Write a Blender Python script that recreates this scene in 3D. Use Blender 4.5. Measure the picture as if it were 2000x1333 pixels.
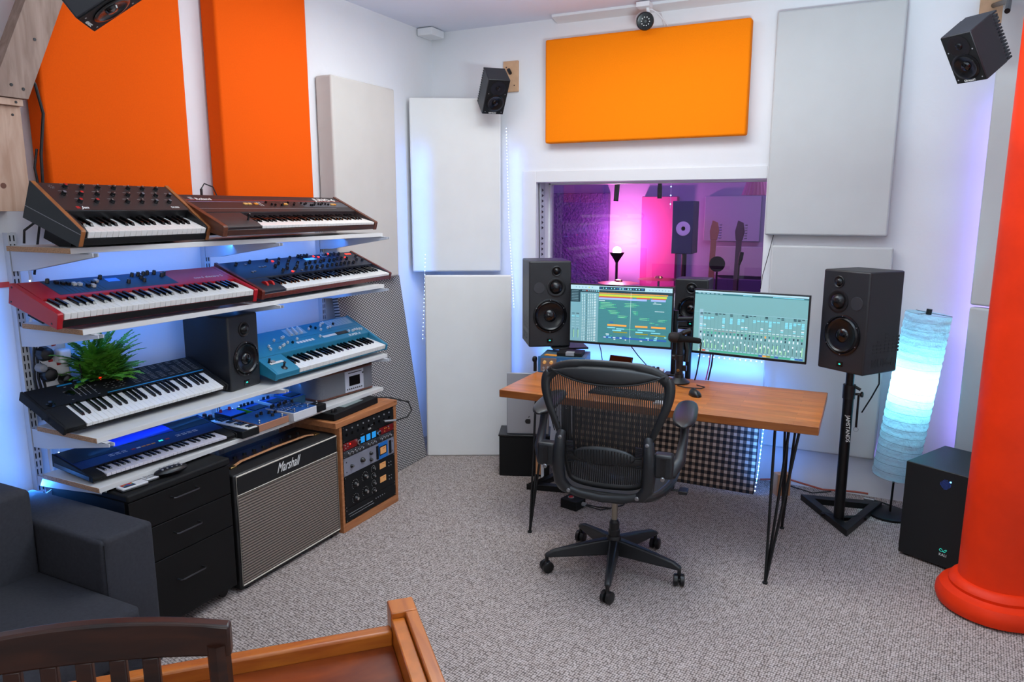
import bpy, bmesh, math, random
from mathutils import Matrix, Vector, Euler
R = math.radians
PI = math.pi
random.seed(7)
for o in list(bpy.data.objects):
    bpy.data.objects.remove(o)
scene = bpy.context.scene
COL = scene.collection

# ------------------------------------------------------------------ camera
cam_data = bpy.data.cameras.new('camera')
cam = bpy.data.objects.new('camera', cam_data)
COL.objects.link(cam)
cam.location = (0, 0, 1.7)
cam.rotation_euler = (R(90 - 10.2), 0, R(26.4))
cam_data.sensor_width = 36
cam_data.lens = 1440 / 2000 * 36
cam_data.clip_start = 0.05
scene.camera = cam
scene.view_settings.view_transform = 'Standard'
scene.view_settings.look = 'None'
scene.view_settings.gamma = 1
scene.view_settings.exposure = -0.3
scene.view_settings.use_curve_mapping = False
scene.cycles.use_denoising = True
scene.cycles.max_bounces = 8
scene.cycles.sample_clamp_indirect = 4
scene.cycles.caustics_reflective = False
scene.cycles.caustics_refractive = False

# ------------------------------------------------------------------ world
w = bpy.data.worlds.new('world')
scene.world = w
w.use_nodes = True
w.node_tree.nodes['Background'].inputs[0].default_value = (0.75, 0.82, 1.0, 1)
w.node_tree.nodes['Background'].inputs[1].default_value = 0.6


def area(name, loc, rot, sx, sy, power, col=(1, 1, 1), spread=180):
    l = bpy.data.lights.new(name, 'AREA')
    l.shape = 'RECTANGLE'
    l.size = sx
    l.size_y = sy
    l.energy = power
    l.color = col
    l.spread = R(spread)
    o = bpy.data.objects.new(name, l)
    COL.objects.link(o)
    o.location = loc
    o.rotation_euler = tuple(R(a) for a in rot)
    return o


def point(name, loc, power, col, size=0.03):
    l = bpy.data.lights.new(name, 'POINT')
    l.energy = power
    l.color = col
    l.shadow_soft_size = size
    o = bpy.data.objects.new(name, l)
    COL.objects.link(o)
    o.location = loc
    return o


# ceiling light of the room (out of frame), and an added fill behind the photographer
area('ceiling_light', (-1.5, 3.3, 2.86), (0, 0, 0), 1.5, 1.0, 40, (0.95, 1, 1))
area('bounce_flash_light', (-0.3, 2.3, 1.9), (180, 0, 0), 0.6, 0.6, 100, (0.74, 0.92, 1))
area('fill_light', (0.9, -1.6, 1.9), (84, 0, 32), 1.3, 1.3, 27, (0.94, 1, 1))  # unseen fill lamp, added to brighten the corner panels
area('ceiling_light', (-0.3, 0.3, 2.86), (22, 0, 15), 1.4, 1.2, 14, (1, 0.98, 0.95))
BLUE = (0.04, 0.26, 1.0)
VIO = (0.32, 0.22, 1.0)
# blue led strips along the wall behind the shelves
for i, (z, pw) in enumerate(((1.50, 3.0), (1.215, 2.4), (0.81, 2.4), (0.76, .8))):
    area('led_strip_light', (-2.76, 2.57, z + (0.035 if i < 3 else 0)), (0, 42, 0), 0.02, 1.6, pw, BLUE)
o = area('led_strip_light', (-2.86, 1.60, 1.0), (0, 0, 0), 0.02, 1.0, 1.5, (0.06, 0.3, 1.0))
o.rotation_euler = Vector((-.62, -.78, 0)).to_track_quat('-Z', 'Y').to_euler()
area('led_strip_light', (-2.92, 1.72, 0.62), (0, -60, 0), 0.05, 0.25, 2.5, BLUE)
# strips behind the panels in the corner
o = area('led_strip_light', (-2.80, 4.30, 1.15), (0, 0, 0), 0.02, 1.9, 2.0, BLUE)
o.rotation_euler = Vector((-.95, .3, 0)).to_track_quat('-Z', 'Y').to_euler()
area('led_strip_light', (-2.30, 4.64, 1.3), (90, 0, 0), 0.02, 1.6, 0.9, (0.12, 0.3, 1))
# strip along the wall behind the desk
area('led_strip_light', (-1.35, 4.62, 0.70), (105, 0, 0), 1.5, 0.02, 3.2, BLUE)
area('led_strip_light', (-0.545, 4.40, 0.4), (90, 0, 20), 0.02, 0.6, 2.5, BLUE)
area('led_strip_light', (-0.2, 4.66, 0.26), (180, 0, 0), 0.6, 0.02, 1.2, VIO)
area('led_strip_light', (0.52, 4.55, 1.3), (90, 0, -20), 0.02, 1.9, 4, VIO)
# the live room behind the glass
point('torchiere_light', (-2.42, 7.27, 1.42), 75, (1.0, 0.22, 0.62), 0.04)
area('live_room_light', (-2.4, 6.3, 2.55), (0, 0, 0), 1.5, 1.0, 26, (0.32, 0.08, 1.0))
area('live_room_light', (-0.6, 6.4, 2.5), (0, 0, 0), 0.8, 1.0, 26, (0.62, 0.5, 1.0))


# ------------------------------------------------------------------ helpers
def lin(c):
    return tuple((x / 12.92 if x <= 0.04045 else ((x + 0.055) / 1.055) ** 2.4) for x in c)


def hexc(h):
    return lin(tuple(int(h[i:i + 2], 16) / 255 for i in (0, 2, 4)))


MATS = {}


def mat(name, col='808080', rough=0.5, metal=0.0, emit=None, es=1.0, bump=None, noise=None, spec=None, coat=0):
    """bump=(scale, strength[, distance]); noise=(scale, amount)"""
    if name in MATS:
        return MATS[name]
    m = bpy.data.materials.new(name)
    m.use_nodes = True
    nt = m.node_tree
    b = nt.nodes['Principled BSDF']
    c = hexc(col) if isinstance(col, str) else col
    b.inputs['Base Color'].default_value = (*c, 1)
    b.inputs['Roughness'].default_value = rough
    b.inputs['Metallic'].default_value = metal
    if spec is not None:
        b.inputs['Specular IOR Level'].default_value = spec
    if coat:
        b.inputs['Coat Weight'].default_value = coat
    if emit:
        e = hexc(emit) if isinstance(emit, str) else emit
        b.inputs['Emission Color'].default_value = (*e, 1)
        b.inputs['Emission Strength'].default_value = es
    tc = None
    if bump or noise:
        tc = nt.nodes.new('ShaderNodeTexCoord')
    if noise:
        n = nt.nodes.new('ShaderNodeTexNoise')
        n.inputs['Scale'].default_value = noise[0]
        n.inputs['Detail'].default_value = 5
        nt.links.new(tc.outputs['Object'], n.inputs['Vector'])
        r = nt.nodes.new('ShaderNodeMapRange')
        r.inputs[1].default_value = 0.3
        r.inputs[2].default_value = 0.7
        r.inputs[3].default_value = 1 - noise[1]
        r.inputs[4].default_value = 1 + noise[1]
        nt.links.new(n.outputs['Fac'], r.inputs[0])
        mx = nt.nodes.new('ShaderNodeVectorMath')
        mx.operation = 'SCALE'
        mx.inputs[0].default_value = c
        nt.links.new(r.outputs[0], mx.inputs['Scale'])
        nt.links.new(mx.outputs[0], b.inputs['Base Color'])
    if bump:
        n2 = nt.nodes.new('ShaderNodeTexNoise')
        n2.inputs['Scale'].default_value = bump[0]
        n2.inputs['Detail'].default_value = 3
        nt.links.new(tc.outputs['Object'], n2.inputs['Vector'])
        bp = nt.nodes.new('ShaderNodeBump')
        bp.inputs['Strength'].default_value = bump[1]
        bp.inputs['Distance'].default_value = bump[2] if len(bump) > 2 else 0.002
        nt.links.new(n2.outputs['Fac'], bp.inputs['Height'])
        nt.links.new(bp.outputs[0], b.inputs['Normal'])
    MATS[name] = m
    return m


def nodes_of(name, rough=0.5):
    m = mat(name, rough=rough)
    nt = m.node_tree
    return m, nt, nt.nodes['Principled BSDF']


def N(nt, kind, **inp):
    n = nt.nodes.new(kind)
    for k, v in inp.items():
        if k.startswith('p_'):
            setattr(n, k[2:], v)
        else:
            key = int(k[1:]) if k[0] == 'i' and k[1:].isdigit() else k.replace('_', ' ')
            n.inputs[key].default_value = v
    return n


def ramp(nt, stops):
    r = nt.nodes.new('ShaderNodeValToRGB')
    el = r.color_ramp.elements
    while len(el) < len(stops):
        el.new(0.5)
    for e, (p, c) in zip(el, stops):
        e.position = p
        e.color = (*hexc(c), 1)
    return r


def wood(name, c1, c2, axis='X', scale=1.0, rough=0.4, stave=None, grain=9):
    if name in MATS:
        return MATS[name]
    m, nt, b = nodes_of(name, rough)
    tc = N(nt, 'ShaderNodeTexCoord')
    mp = N(nt, 'ShaderNodeMapping')
    s = {'X': (1, grain, grain), 'Y': (grain, 1, grain), 'Z': (grain, grain, 1)}[axis]
    mp.inputs['Scale'].default_value = tuple(v * scale for v in s)
    nt.links.new(tc.outputs['Object'], mp.inputs[0])
    no = N(nt, 'ShaderNodeTexNoise', Scale=6.0, Detail=8.0, Distortion=0.6)
    nt.links.new(mp.outputs[0], no.inputs['Vector'])
    r = ramp(nt, [(0.3, c1), (0.7, c2)])
    nt.links.new(no.outputs['Fac'], r.inputs[0])
    out = r.outputs[0]
    if stave:
        br = N(nt, 'ShaderNodeTexBrick', Scale=1.0, Mortar_Size=0.0008)
        br.inputs['Color1'].default_value = (0.82, 0.82, 0.82, 1)
        br.inputs['Color2'].default_value = (1.15, 1.12, 1.1, 1)
        br.inputs['Mortar'].default_value = (0.55, 0.5, 0.5, 1)
        br.inputs['Brick Width'].default_value = stave[0]
        br.inputs['Row Height'].default_value = stave[1]
        br.offset = 0.37
        nt.links.new(tc.outputs['Object'], br.inputs['Vector'])
        mx = N(nt, 'ShaderNodeMix', p_data_type='RGBA', p_blend_type='MULTIPLY')
        mx.inputs[0].default_value = 1
        nt.links.new(out, mx.inputs[6])
        nt.links.new(br.outputs['Color'], mx.inputs[7])
        out = mx.outputs[2]
    nt.links.new(out, b.inputs['Base Color'])
    return m


class MB:
    """collects shapes and links them as one mesh object"""

    def __init__(self):
        self.v = []
        self.f = []
        self.mi = []
        self.mats = []
        self.T = Matrix.Identity(4)

    def add(self, vs, fs, m):
        if m not in self.mats:
            self.mats.append(m)
        k = self.mats.index(m)
        o = len(self.v)
        self.v += [tuple(self.T @ Vector(p)) for p in vs]
        self.f += [tuple(i + o for i in f) for f in fs]
        self.mi += [k] * len(fs)
        return self

    def box(self, x0, x1, y0, y1, z0, z1, m):
        return self.add([(x0, y0, z0), (x1, y0, z0), (x1, y1, z0), (x0, y1, z0), (x0, y0, z1), (x1, y0, z1), (x1, y1, z1), (x0, y1, z1)],
                        [(0, 3, 2, 1), (4, 5, 6, 7), (0, 1, 5, 4), (1, 2, 6, 5), (2, 3, 7, 6), (3, 0, 4, 7)], m)

    def prism(self, poly, a0, a1, m, axis='x'):
        n = len(poly)
        def P(a, p):
            return {'x': (a, p[0], p[1]), 'y': (p[0], a, p[1]), 'z': (p[0], p[1], a)}[axis]
        vs = [P(a0, p) for p in poly] + [P(a1, p) for p in poly]
        fs = [tuple(range(n - 1, -1, -1)), tuple(range(n, 2 * n))]
        fs += [(i, (i + 1) % n, n + (i + 1) % n, n + i) for i in range(n)]
        return self.add(vs, fs, m)

    def quad(self, a, b, c, d, m):
        return self.add([a, b, c, d], [(0, 1, 2, 3)], m)

    def lathe(self, prof, m, c=(0, 0, 0), axis='z', seg=28, cap=True):
        vs = []
        fs = []
        for (r, z) in prof:
            for i in range(seg):
                a = 2 * PI * i / seg
                p = (r * math.cos(a), r * math.sin(a), z)
                if axis == 'y':
                    p = (p[0], -p[2], p[1])      # +z of the profile looks towards -y
                elif axis == 'x':
                    p = (p[2], p[0], p[1])
                vs.append((p[0] + c[0], p[1] + c[1], p[2] + c[2]))
        for j in range(len(prof) - 1):
            for i in range(seg):
                k = (i + 1) % seg
                fs.append((j * seg + i, j * seg + k, (j + 1) * seg + k, (j + 1) * seg + i))
        if cap:
            fs.append(tuple(range(seg - 1, -1, -1)))
            fs.append(tuple((len(prof) - 1) * seg + i for i in range(seg)))
        return self.add(vs, fs, m)

    def cyl(self, c, r, h, m, axis='z', seg=20, r2=None):
        return self.lathe([(r, 0), (r if r2 is None else r2, h)], m, c, axis, seg)

    def tube(self, pts, r, m, seg=8, closed=False, flat=None, cap=True):
        pts = [Vector(p) for p in pts]
        n = len(pts)
        rs = r if isinstance(r, (list, tuple)) else [r] * n
        tang = []
        for i in range(n):
            a = pts[(i - 1) % n] if (i or closed) else pts[0]
            b = pts[(i + 1) % n] if (i < n - 1 or closed) else pts[-1]
            tang.append((b - a).normalized())
        up = Vector((0, 0, 1)) if abs(tang[0].z) < 0.9 else Vector((1, 0, 0))
        if flat:
            up = Vector(flat[0])
        nrm = (up - tang[0] * up.dot(tang[0])).normalized()
        vs = []
        for i in range(n):
            if flat:
                nrm = Vector(flat[0])
            nrm = (nrm - tang[i] * nrm.dot(tang[i])).normalized()
            bi = tang[i].cross(nrm)
            for k in range(seg):
                a = 2 * PI * k / seg
                k1 = flat[1] if flat else 1
                vs.append(tuple(pts[i] + nrm * math.cos(a) * rs[i] * k1 + bi * math.sin(a) * rs[i]))
        fs = []
        for i in range(n if closed else n - 1):
            j = (i + 1) % n
            for k in range(seg):
                q = (k + 1) % seg
                fs.append((i * seg + k, i * seg + q, j * seg + q, j * seg + k))
        if not closed and cap:
            fs.append(tuple(range(seg - 1, -1, -1)))
            fs.append(tuple((n - 1) * seg + k for k in range(seg)))
        return self.add(vs, fs, m)

    def sphere(self, c, r, m, seg=16, sc=(1, 1, 1)):
        prof = [(max(1e-4, math.cos(t) * 1), math.sin(t)) for t in [PI * (i / 8 - 0.5) for i in range(9)]]
        T0 = self.T
        self.T = T0 @ Matrix.Translation(c) @ Matrix.Diagonal((r * sc[0], r * sc[1], r * sc[2], 1))
        self.lathe(prof, m, seg=seg)
        self.T = T0
        return self

    def text(self, s, size, m, M, shear=0.0, bold=0.0, ext=0.0003, sx=1.0):
        vs, fs = text_geo(s, size, shear, bold, ext)
        T0 = self.T
        self.T = T0 @ M @ Matrix.Diagonal((sx, 1, 1, 1))
        self.add(vs, fs, m)
        self.T = T0
        return self

    def build(self, name, parent=None, bevel=0.0, seg=2, angle=35, weld=True, solid=True):
        me = bpy.data.meshes.new(name)
        me.from_pydata(self.v, [], self.f)
        for m in self.mats:
            me.materials.append(m)
        me.polygons.foreach_set('material_index', self.mi)
        if solid:
            bm = bmesh.new()
            bm.from_mesh(me)
            bmesh.ops.recalc_face_normals(bm, faces=bm.faces)
            bm.to_mesh(me)
            bm.free()
        me.polygons.foreach_set('use_smooth', [True] * len(me.polygons))
        me.update()
        me.set_sharp_from_angle(angle=R(angle))
        o = bpy.data.objects.new(name, me)
        COL.objects.link(o)
        if parent:
            o.parent = parent
        if bevel:
            md = o.modifiers.new('bevel', 'BEVEL')
            md.width = bevel
            md.segments = seg
            md.limit_method = 'ANGLE'
            md.angle_limit = R(40)
            md.harden_normals = False
        return o


_TG = {}


def text_geo(s, size, shear, bold, ext):
    key = (s, size, shear, bold, ext)
    if key in _TG:
        return _TG[key]
    cu = bpy.data.curves.new('t', 'FONT')
    cu.body = s
    cu.size = size
    cu.shear = shear
    cu.offset = bold
    cu.extrude = ext
    cu.resolution_u = 3
    o = bpy.data.objects.new('t', cu)
    COL.objects.link(o)
    dg = bpy.context.evaluated_depsgraph_get()
    me = o.evaluated_get(dg).to_mesh()
    vs = [tuple(v.co) for v in me.vertices]
    fs = [tuple(p.vertices) for p in me.polygons]
    bpy.data.objects.remove(o)
    bpy.data.curves.remove(cu)
    _TG[key] = (vs, fs)
    return vs, fs


def tag(o, label, cat=None, group=None, kind=None):
    if label:
        o['label'] = label
    if cat:
        o['category'] = cat
    if group:
        o['group'] = group
    if kind:
        o['kind'] = kind
    return o


def thing(name, label, cat, loc=(0, 0, 0), rot=(0, 0, 0), group=None):
    o = bpy.data.objects.new(name, None)
    o.empty_display_size = 0.05
    COL.objects.link(o)
    o.location = loc
    o.rotation_euler = tuple(R(a) for a in rot)
    return tag(o, label, cat, group)


def inst(src, parent, loc=None, rot=None, name=None, M=None):
    c = src.copy()
    COL.objects.link(c)
    c.parent = parent
    if name:
        c.name = name
    if M is not None:
        c.matrix_local = M
    else:
        if loc is not None:
            c.location = loc
        if rot is not None:
            c.rotation_euler = rot
    return c


def mk_template(mb, name, **k):
    """a mesh that is not linked until it is copied"""
    o = mb.build(name, **k)
    COL.objects.unlink(o)
    return o


def XY(o, x, y, z):
    """matrix from origin and axes"""
    x, y, z = Vector(x), Vector(y), Vector(z)
    M = Matrix.Identity(4)
    for i, c in enumerate((x, y, z)):
        for j in range(3):
            M[j][i] = c[j]
    for j in range(3):
        M[j][3] = o[j]
    return M


# ------------------------------------------------------------------ materials
m_wall = mat('wall_paint', 'E9E9EC', 0.85, bump=(30, 0.25, 0.004), noise=(3, 0.015))
m_ceil = mat('ceiling_paint', 'E6E8F4', 0.9, noise=(1.3, 0.03))
m_white = mat('white_gloss', 'E8E8EA', 0.4)
m_whitep = mat('white_panel_fabric', 'E8E8E6', 0.95, bump=(420, 0.3, 0.001), noise=(6, 0.02))
m_beige = mat('beige_panel_fabric', 'CBC6C0', 0.95, bump=(420, 0.3, 0.001), noise=(6, 0.025))
m_greyp = mat('grey_panel_fabric', 'C4C4C3', 0.95, bump=(420, 0.3, 0.001), noise=(6, 0.02))
m_orange = mat('orange_fabric', 'F68006', 0.9, spec=.12, bump=(380, 0.35, 0.001), noise=(160, 0.03))
m_blk = mat('black_plastic', '0C0C0E', 0.38)
m_blkm = mat('black_matte', '0A0A0B', 0.7, spec=.3, bump=(500, 0.15, 0.0005))
m_blkg = mat('black_gloss', '08080A', 0.12)
m_blkmet = mat('black_metal', '0C0C0D', 0.42, metal=0.3)
m_rub = mat('rubber', '0B0B0B', 0.8)
m_dkgrey = mat('dark_grey_plastic', '2B2C30', 0.45, bump=(300, 0.2, 0.0004))
m_spk = mat('speaker_grey', '1D1E21', 0.45, bump=(600, 0.3, 0.0006))
m_cone = mat('speaker_cone', '121214', 0.24, metal=.3)
m_key = mat('ivory_key', 'E6E4E0', 0.28)
m_ink = mat('white_print', 'D8D8D4', 0.6)
m_dim = mat('grey_print', '8A8A8C', 0.6)
m_red = mat('red_plastic', 'B01818', 0.4)
m_chrome = mat('chrome', 'C8C8C8', 0.18, metal=1.0)
m_steel = mat('brushed_steel', '8E8E90', 0.35, metal=0.9)
m_brass = mat('brass', 'A98B58', 0.3, metal=1.0)
m_nordr = mat('red_lacquer', 'A80F1C', 0.38)
m_teal = mat('teal_case', '1C7391', 0.45)
m_tealg = mat('pale_teal_plate', '86A3AE', 0.5)
m_blue = mat('blue_case', '12325E', 0.4)
m_shelf = mat('white_melamine', 'D9D8D6', 0.35)
m_chip = mat('chipboard', 'A98262', 0.9, noise=(260, 0.4))
m_upright = mat('white_steel', 'C9CCD2', 0.4)
m_ledr = mat('red_led', 'FF3020', 0.4, emit='FF2A18', es=4)
m_ledc = mat('cyan_led', '40E0D0', 0.4, emit='30E0C8', es=1.3)
m_ledb = mat('blue_led', '4080FF', 0.4, emit='3C7CFF', es=16)
m_ledw = mat('led_bulb', 'C0D8FF', 0.4, emit='9CC4FF', es=8)
m_cable = mat('black_cable', '0B0B0C', 0.55)
m_orange_dim = mat('orange_fabric_dim', 'E85606', 0.9, spec=.12, bump=(380, 0.35, 0.001), noise=(160, 0.03))  # the same orange, with the left wall's weaker light put into the colour
m_walnut = wood('walnut', '2C140B', '4E2818', 'X', 1.2, 0.4)
m_walcheek = wood('walnut_cheek', '44200F', '6A3820', 'Y', 1.5, 0.42)
m_oakcheek = wood('reddish_cheek', '4A1A12', '702A1C', 'Y', 1.5, 0.38)
m_amb = wood('chip_cheek', '7A4420', 'A7672F', 'Y', 2.0, 0.5, grain=2)
m_desk = wood('butcher_block', 'A65A22', 'C07636', 'X', 0.9, 0.33, stave=(0.42, 0.043), grain=8)
m_rackw = wood('rack_wood', '9E5F38', 'BC7B4C', 'Y', 1.0, 0.5)
m_pine = wood('pine', 'B08A72', 'D0AE98', 'Z', 0.8, 0.7, grain=7)
m_pinew = wood('weathered_pine', '846A5C', 'A88E80', 'Z', 0.9, 0.7, grain=7)
m_block = wood('wood_block', 'A9714A', 'CC9468', 'Z', 1.0, 0.6)
m_table = wood('varnished_wood', '9C4E1C', 'C4712A', 'X', 0.8, 0.28, grain=7)
m_table2 = wood('dark_varnish', '54200C', '8A3E14', 'Y', 0.6, 0.25, grain=3)
m_dkwood = wood('dark_chair_wood', '1C0B05', '381A0C', 'X', 1.0, 0.35)
# ------------------------------------------------------------------ setting
def struct(name, mb, **k):
    o = mb.build(name, **k)
    o['kind'] = 'structure'
    return o


# woven carpet
m_carpet, nt, b = nodes_of('woven_carpet', 0.95)
tc = N(nt, 'ShaderNodeTexCoord')
mp = N(nt, 'ShaderNodeMapping')
mp.inputs['Rotation'].default_value = (0, 0, R(8))
mp.inputs['Scale'].default_value = (1.0, 0.72, 1)
nt.links.new(tc.outputs['Object'], mp.inputs[0])
vo = N(nt, 'ShaderNodeTexVoronoi', Scale=108.0, Randomness=0.35)
nt.links.new(mp.outputs[0], vo.inputs['Vector'])
r1 = ramp(nt, [(0.05, 'D4C8C2'), (0.40, 'BAADA7'), (0.62, '685D59')])
nt.links.new(vo.outputs['Distance'], r1.inputs[0])
no = N(nt, 'ShaderNodeTexNoise', Scale=28.0, Detail=3.0)
nt.links.new(tc.outputs['Object'], no.inputs['Vector'])
r2 = ramp(nt, [(0.3, 'E0DCD8'), (0.7, 'FFFFFF')])
nt.links.new(no.outputs['Fac'], r2.inputs[0])
mx = N(nt, 'ShaderNodeMix', p_data_type='RGBA', p_blend_type='MULTIPLY')
mx.inputs[0].default_value = 1
nt.links.new(r1.outputs[0], mx.inputs[6])
nt.links.new(r2.outputs[0], mx.inputs[7])
nt.links.new(mx.outputs[2], b.inputs['Base Color'])
bp = N(nt, 'ShaderNodeBump', Strength=0.7, Distance=0.004)
bp.invert = True
nt.links.new(vo.outputs['Distance'], bp.inputs['Height'])
nt.links.new(bp.outputs[0], b.inputs['Normal'])

XL, YB, XR, ZC = -2.97, 4.70, 1.25, 2.92
struct('floor', MB().box(XL - .1, XR + .1, -2.2, 4.9, -0.06, 0, m_carpet))
struct('ceiling', MB().box(XL - .1, XR + .1, -2.2, 4.9, ZC, ZC + .08, m_ceil))
struct('wall_left', MB().box(XL - .12, XL, -2.2, 4.9, 0, ZC, m_wall))
struct('wall_right', MB().box(XR, XR + .12, -2.2, 4.9, 0, ZC, m_wall))
WX0, WX1, WZ0, WZ1 = -2.145, -0.635, 1.12, 1.875
wb = MB()
wb.box(XL - .1, WX0, YB, YB + .26, 0, ZC, m_wall)
wb.box(WX1, XR + .1, YB, YB + .26, 0, ZC, m_wall)
wb.box(WX0, WX1, YB, YB + .26, 0, WZ0, m_wall)
wb.box(WX0, WX1, YB, YB + .26, WZ1, ZC, m_wall)
struct('wall_back', wb)
# window: flat trim, reveal, glass
tr = MB()
tr.box(WX0 - .10, WX0, YB - .012, YB - .001, WZ0 - .06, WZ1 + .075, m_white)
tr.box(WX1, WX1 + .055, YB - .012, YB - .001, WZ0 - .06, WZ1 + .075, m_white)
tr.box(WX0, WX1, YB - .012, YB - .001, WZ1, WZ1 + .075, m_white)
tr.box(WX0 - .03, WX1 + .03, YB - .03, YB - .001, WZ0 - .05, WZ0, m_white)
struct('trim_1', tr, bevel=.003)
m_glass, nt, b = nodes_of('window_glass')
nt.nodes.remove(b)
tb = N(nt, 'ShaderNodeBsdfTransparent')
tb.inputs[0].default_value = (0.97, 0.97, 0.98, 1)
gb = N(nt, 'ShaderNodeBsdfGlossy', Roughness=0.0)
fr = N(nt, 'ShaderNodeFresnel', IOR=1.52)
ma = N(nt, 'ShaderNodeMath', p_operation='MULTIPLY')
ma.inputs[1].default_value = 1.8
ms = N(nt, 'ShaderNodeMixShader')
nt.links.new(fr.outputs[0], ma.inputs[0])
nt.links.new(ma.outputs[0], ms.inputs[0])
nt.links.new(tb.outputs[0], ms.inputs[1])
nt.links.new(gb.outputs[0], ms.inputs[2])
nt.links.new(ms.outputs[0], nt.nodes['Material Output'].inputs[0])
wn = thing('window_1', None, None, (0, 0, 0))
wn['kind'] = 'structure'
fr_ = MB()
GY = YB + .24
fr_.box(WX0, WX0 + .012, GY - .03, GY + .03, WZ0, WZ1, m_white)
fr_.box(WX1 - .012, WX1, GY - .03, GY + .03, WZ0, WZ1, m_white)
fr_.box(WX0, WX1, GY - .03, GY + .03, WZ1 - .01, WZ1, m_white)
fr_.box(WX0, WX1, GY - .03, GY + .03, WZ0, WZ0 + .012, m_white)
o = fr_.build('window_frame', wn)
o['kind'] = 'structure'
o = MB().quad((WX0 + .012, GY, WZ0 + .012), (WX1 - .012, GY, WZ0 + .012), (WX1 - .012, GY, WZ1 - .01), (WX0 + .012, GY, WZ1 - .01), m_glass).build('window_pane', wn, solid=False)
o['kind'] = 'structure'
# metal strip with punched triangles on the left reveal, with a black wire beside it
st = MB()
st.box(WX0 + .001, WX0 + .006, YB + .05, YB + .135, WZ0, WZ1, m_upright)
z = WZ1 - .05
k = 0
while z > WZ0 + .02:
    if k != 8:
        st.add([(WX0 + .0065, YB + .11, z), (WX0 + .0065, YB + .075, z + .012), (WX0 + .0065, YB + .075, z - .012)], [(0, 1, 2)], m_blk)
    z -= .037
    k += 1
tag(st.build('metal_strip', solid=False), 'white metal strip punched with dark triangles inside the left window reveal', 'metal strip')
tag(MB().tube([(WX0 + .008, YB + .02, 1.87), (WX0 + .01, YB + .03, 1.5), (WX0 + .012, YB + .03, 1.25)], .003, m_cable).build('window_wire'),
    'thin black wire running down the left window reveal', 'wire')
# coving step under the ceiling on the back wall and the small box in the corner
cv = MB()
cv.prism([(4.70, 2.92), (4.70, 2.885), (4.60, 2.905), (4.60, 2.92)], -2.0, XR, m_white)
struct('trim_2', cv)
tag(MB().box(-2.96, -2.84, 4.50, 4.66, 2.865, 2.915, m_white).build('junction_box', bevel=.006), 'small flat white box fixed at the ceiling corner', 'junction box')
struct('wall_front', MB().box(XL - .1, -1.2, -2.3, -2.2, 0, ZC, m_wall))

# ---------------- fabric panels
def panel(name, label, cat, loc, rot, W, D, H, m, bev=.012, group=None):
    t = MB()
    t.box(-W / 2, W / 2, 0, D, 0, H, m)
    o = t.build(name, bevel=bev, seg=3)
    o.location = loc
    o.rotation_euler = tuple(R(a) for a in rot)
    tag(o, label, cat, group)
    return o


panel('acoustic_panel', 'wide orange fabric panel hung above the studio window', 'acoustic panel', (-1.405, 4.615, 2.125), (0.5, 0, -.4), 1.29, .07, .65, m_orange)
# left wall panels: width along Y, so rotate 90 (front looks to +X)
def lpanel(label, y0, y1, x0, x1, z0, z1, m, tilt=0):
    return panel('acoustic_panel', label, 'acoustic panel', (x1, (y0 + y1) / 2, z0), (tilt, 0, 90), y1 - y0, x1 - x0, z1 - z0, m)


lpanel('large orange fabric panel on left wall beside the timber post', 1.80, 2.46, -2.962, -2.865, 1.66, 2.89, m_orange_dim)
lpanel('narrower orange fabric panel above the cream-key wood-end keyboard', 2.655, 3.28, -2.962, -2.865, 1.66, 2.89, m_orange_dim)
lpanel('tall thick beige fabric panel on left wall near the corner', 3.44, 4.05, -2.962, -2.845, 1.26, 2.445, m_beige, 0)
panel('acoustic_panel', 'upper cream fabric panel angled across the room corner', 'acoustic panel', (-2.655, 4.48, 1.262), (0, 0, 30), .62, .05, 1.175, m_whitep)
panel('acoustic_panel', 'lower cream fabric panel standing on the carpet across the room corner', 'acoustic panel', (-2.452, 4.272, 0), (-3.2, 0, 27), .59, .05, 1.258, m_whitep)
panel('acoustic_panel', 'tall pale grey fabric panel high on the wall right of the window', 'acoustic panel', (-.297, 4.625, 1.545), (0, 0, 0), .655, .06, 1.25, m_greyp)
panel('acoustic_panel', 'pale grey fabric panel low on the wall behind the right monitor', 'acoustic panel', (-.257, 4.64, .245), (0, 0, 0), .65, .05, 1.24, m_greyp)
panel('acoustic_panel', 'upper grey fabric panel angled behind the orange column', 'acoustic panel', (.70, 4.30, 1.205), (0, 0, -35), .64, .05, 1.55, m_greyp)
panel('acoustic_panel', 'lower grey fabric panel angled behind the black subwoofer', 'acoustic panel', (.70, 4.295, .0), (0, 0, -35), .64, .05, 1.195, m_greyp)

# woven trellis-pattern panel leaning on the left wall
m_trel, nt, b = nodes_of('trellis_weave', 0.9)
tc = N(nt, 'ShaderNodeTexCoord')
sep = N(nt, 'ShaderNodeSeparateXYZ')
nt.links.new(tc.outputs['Object'], sep.inputs[0])


def diag(sign):
    a = N(nt, 'ShaderNodeMath', p_operation='MULTIPLY')
    a.inputs[1].default_value = 34.0
    nt.links.new(sep.outputs['X'], a.inputs[0])
    c = N(nt, 'ShaderNodeMath', p_operation='MULTIPLY')
    c.inputs[1].default_value = 58.0 * sign
    nt.links.new(sep.outputs['Z'], c.inputs[0])
    s = N(nt, 'ShaderNodeMath', p_operation='ADD')
    nt.links.new(a.outputs[0], s.inputs[0])
    nt.links.new(c.outputs[0], s.inputs[1])
    f = N(nt, 'ShaderNodeMath', p_operation='PINGPONG')
    f.inputs[1].default_value = 0.5
    nt.links.new(s.outputs[0], f.inputs[0])
    g = N(nt, 'ShaderNodeMath', p_operation='LESS_THAN')
    g.inputs[1].default_value = 0.15
    nt.links.new(f.outputs[0], g.inputs[0])
    return g


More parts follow.
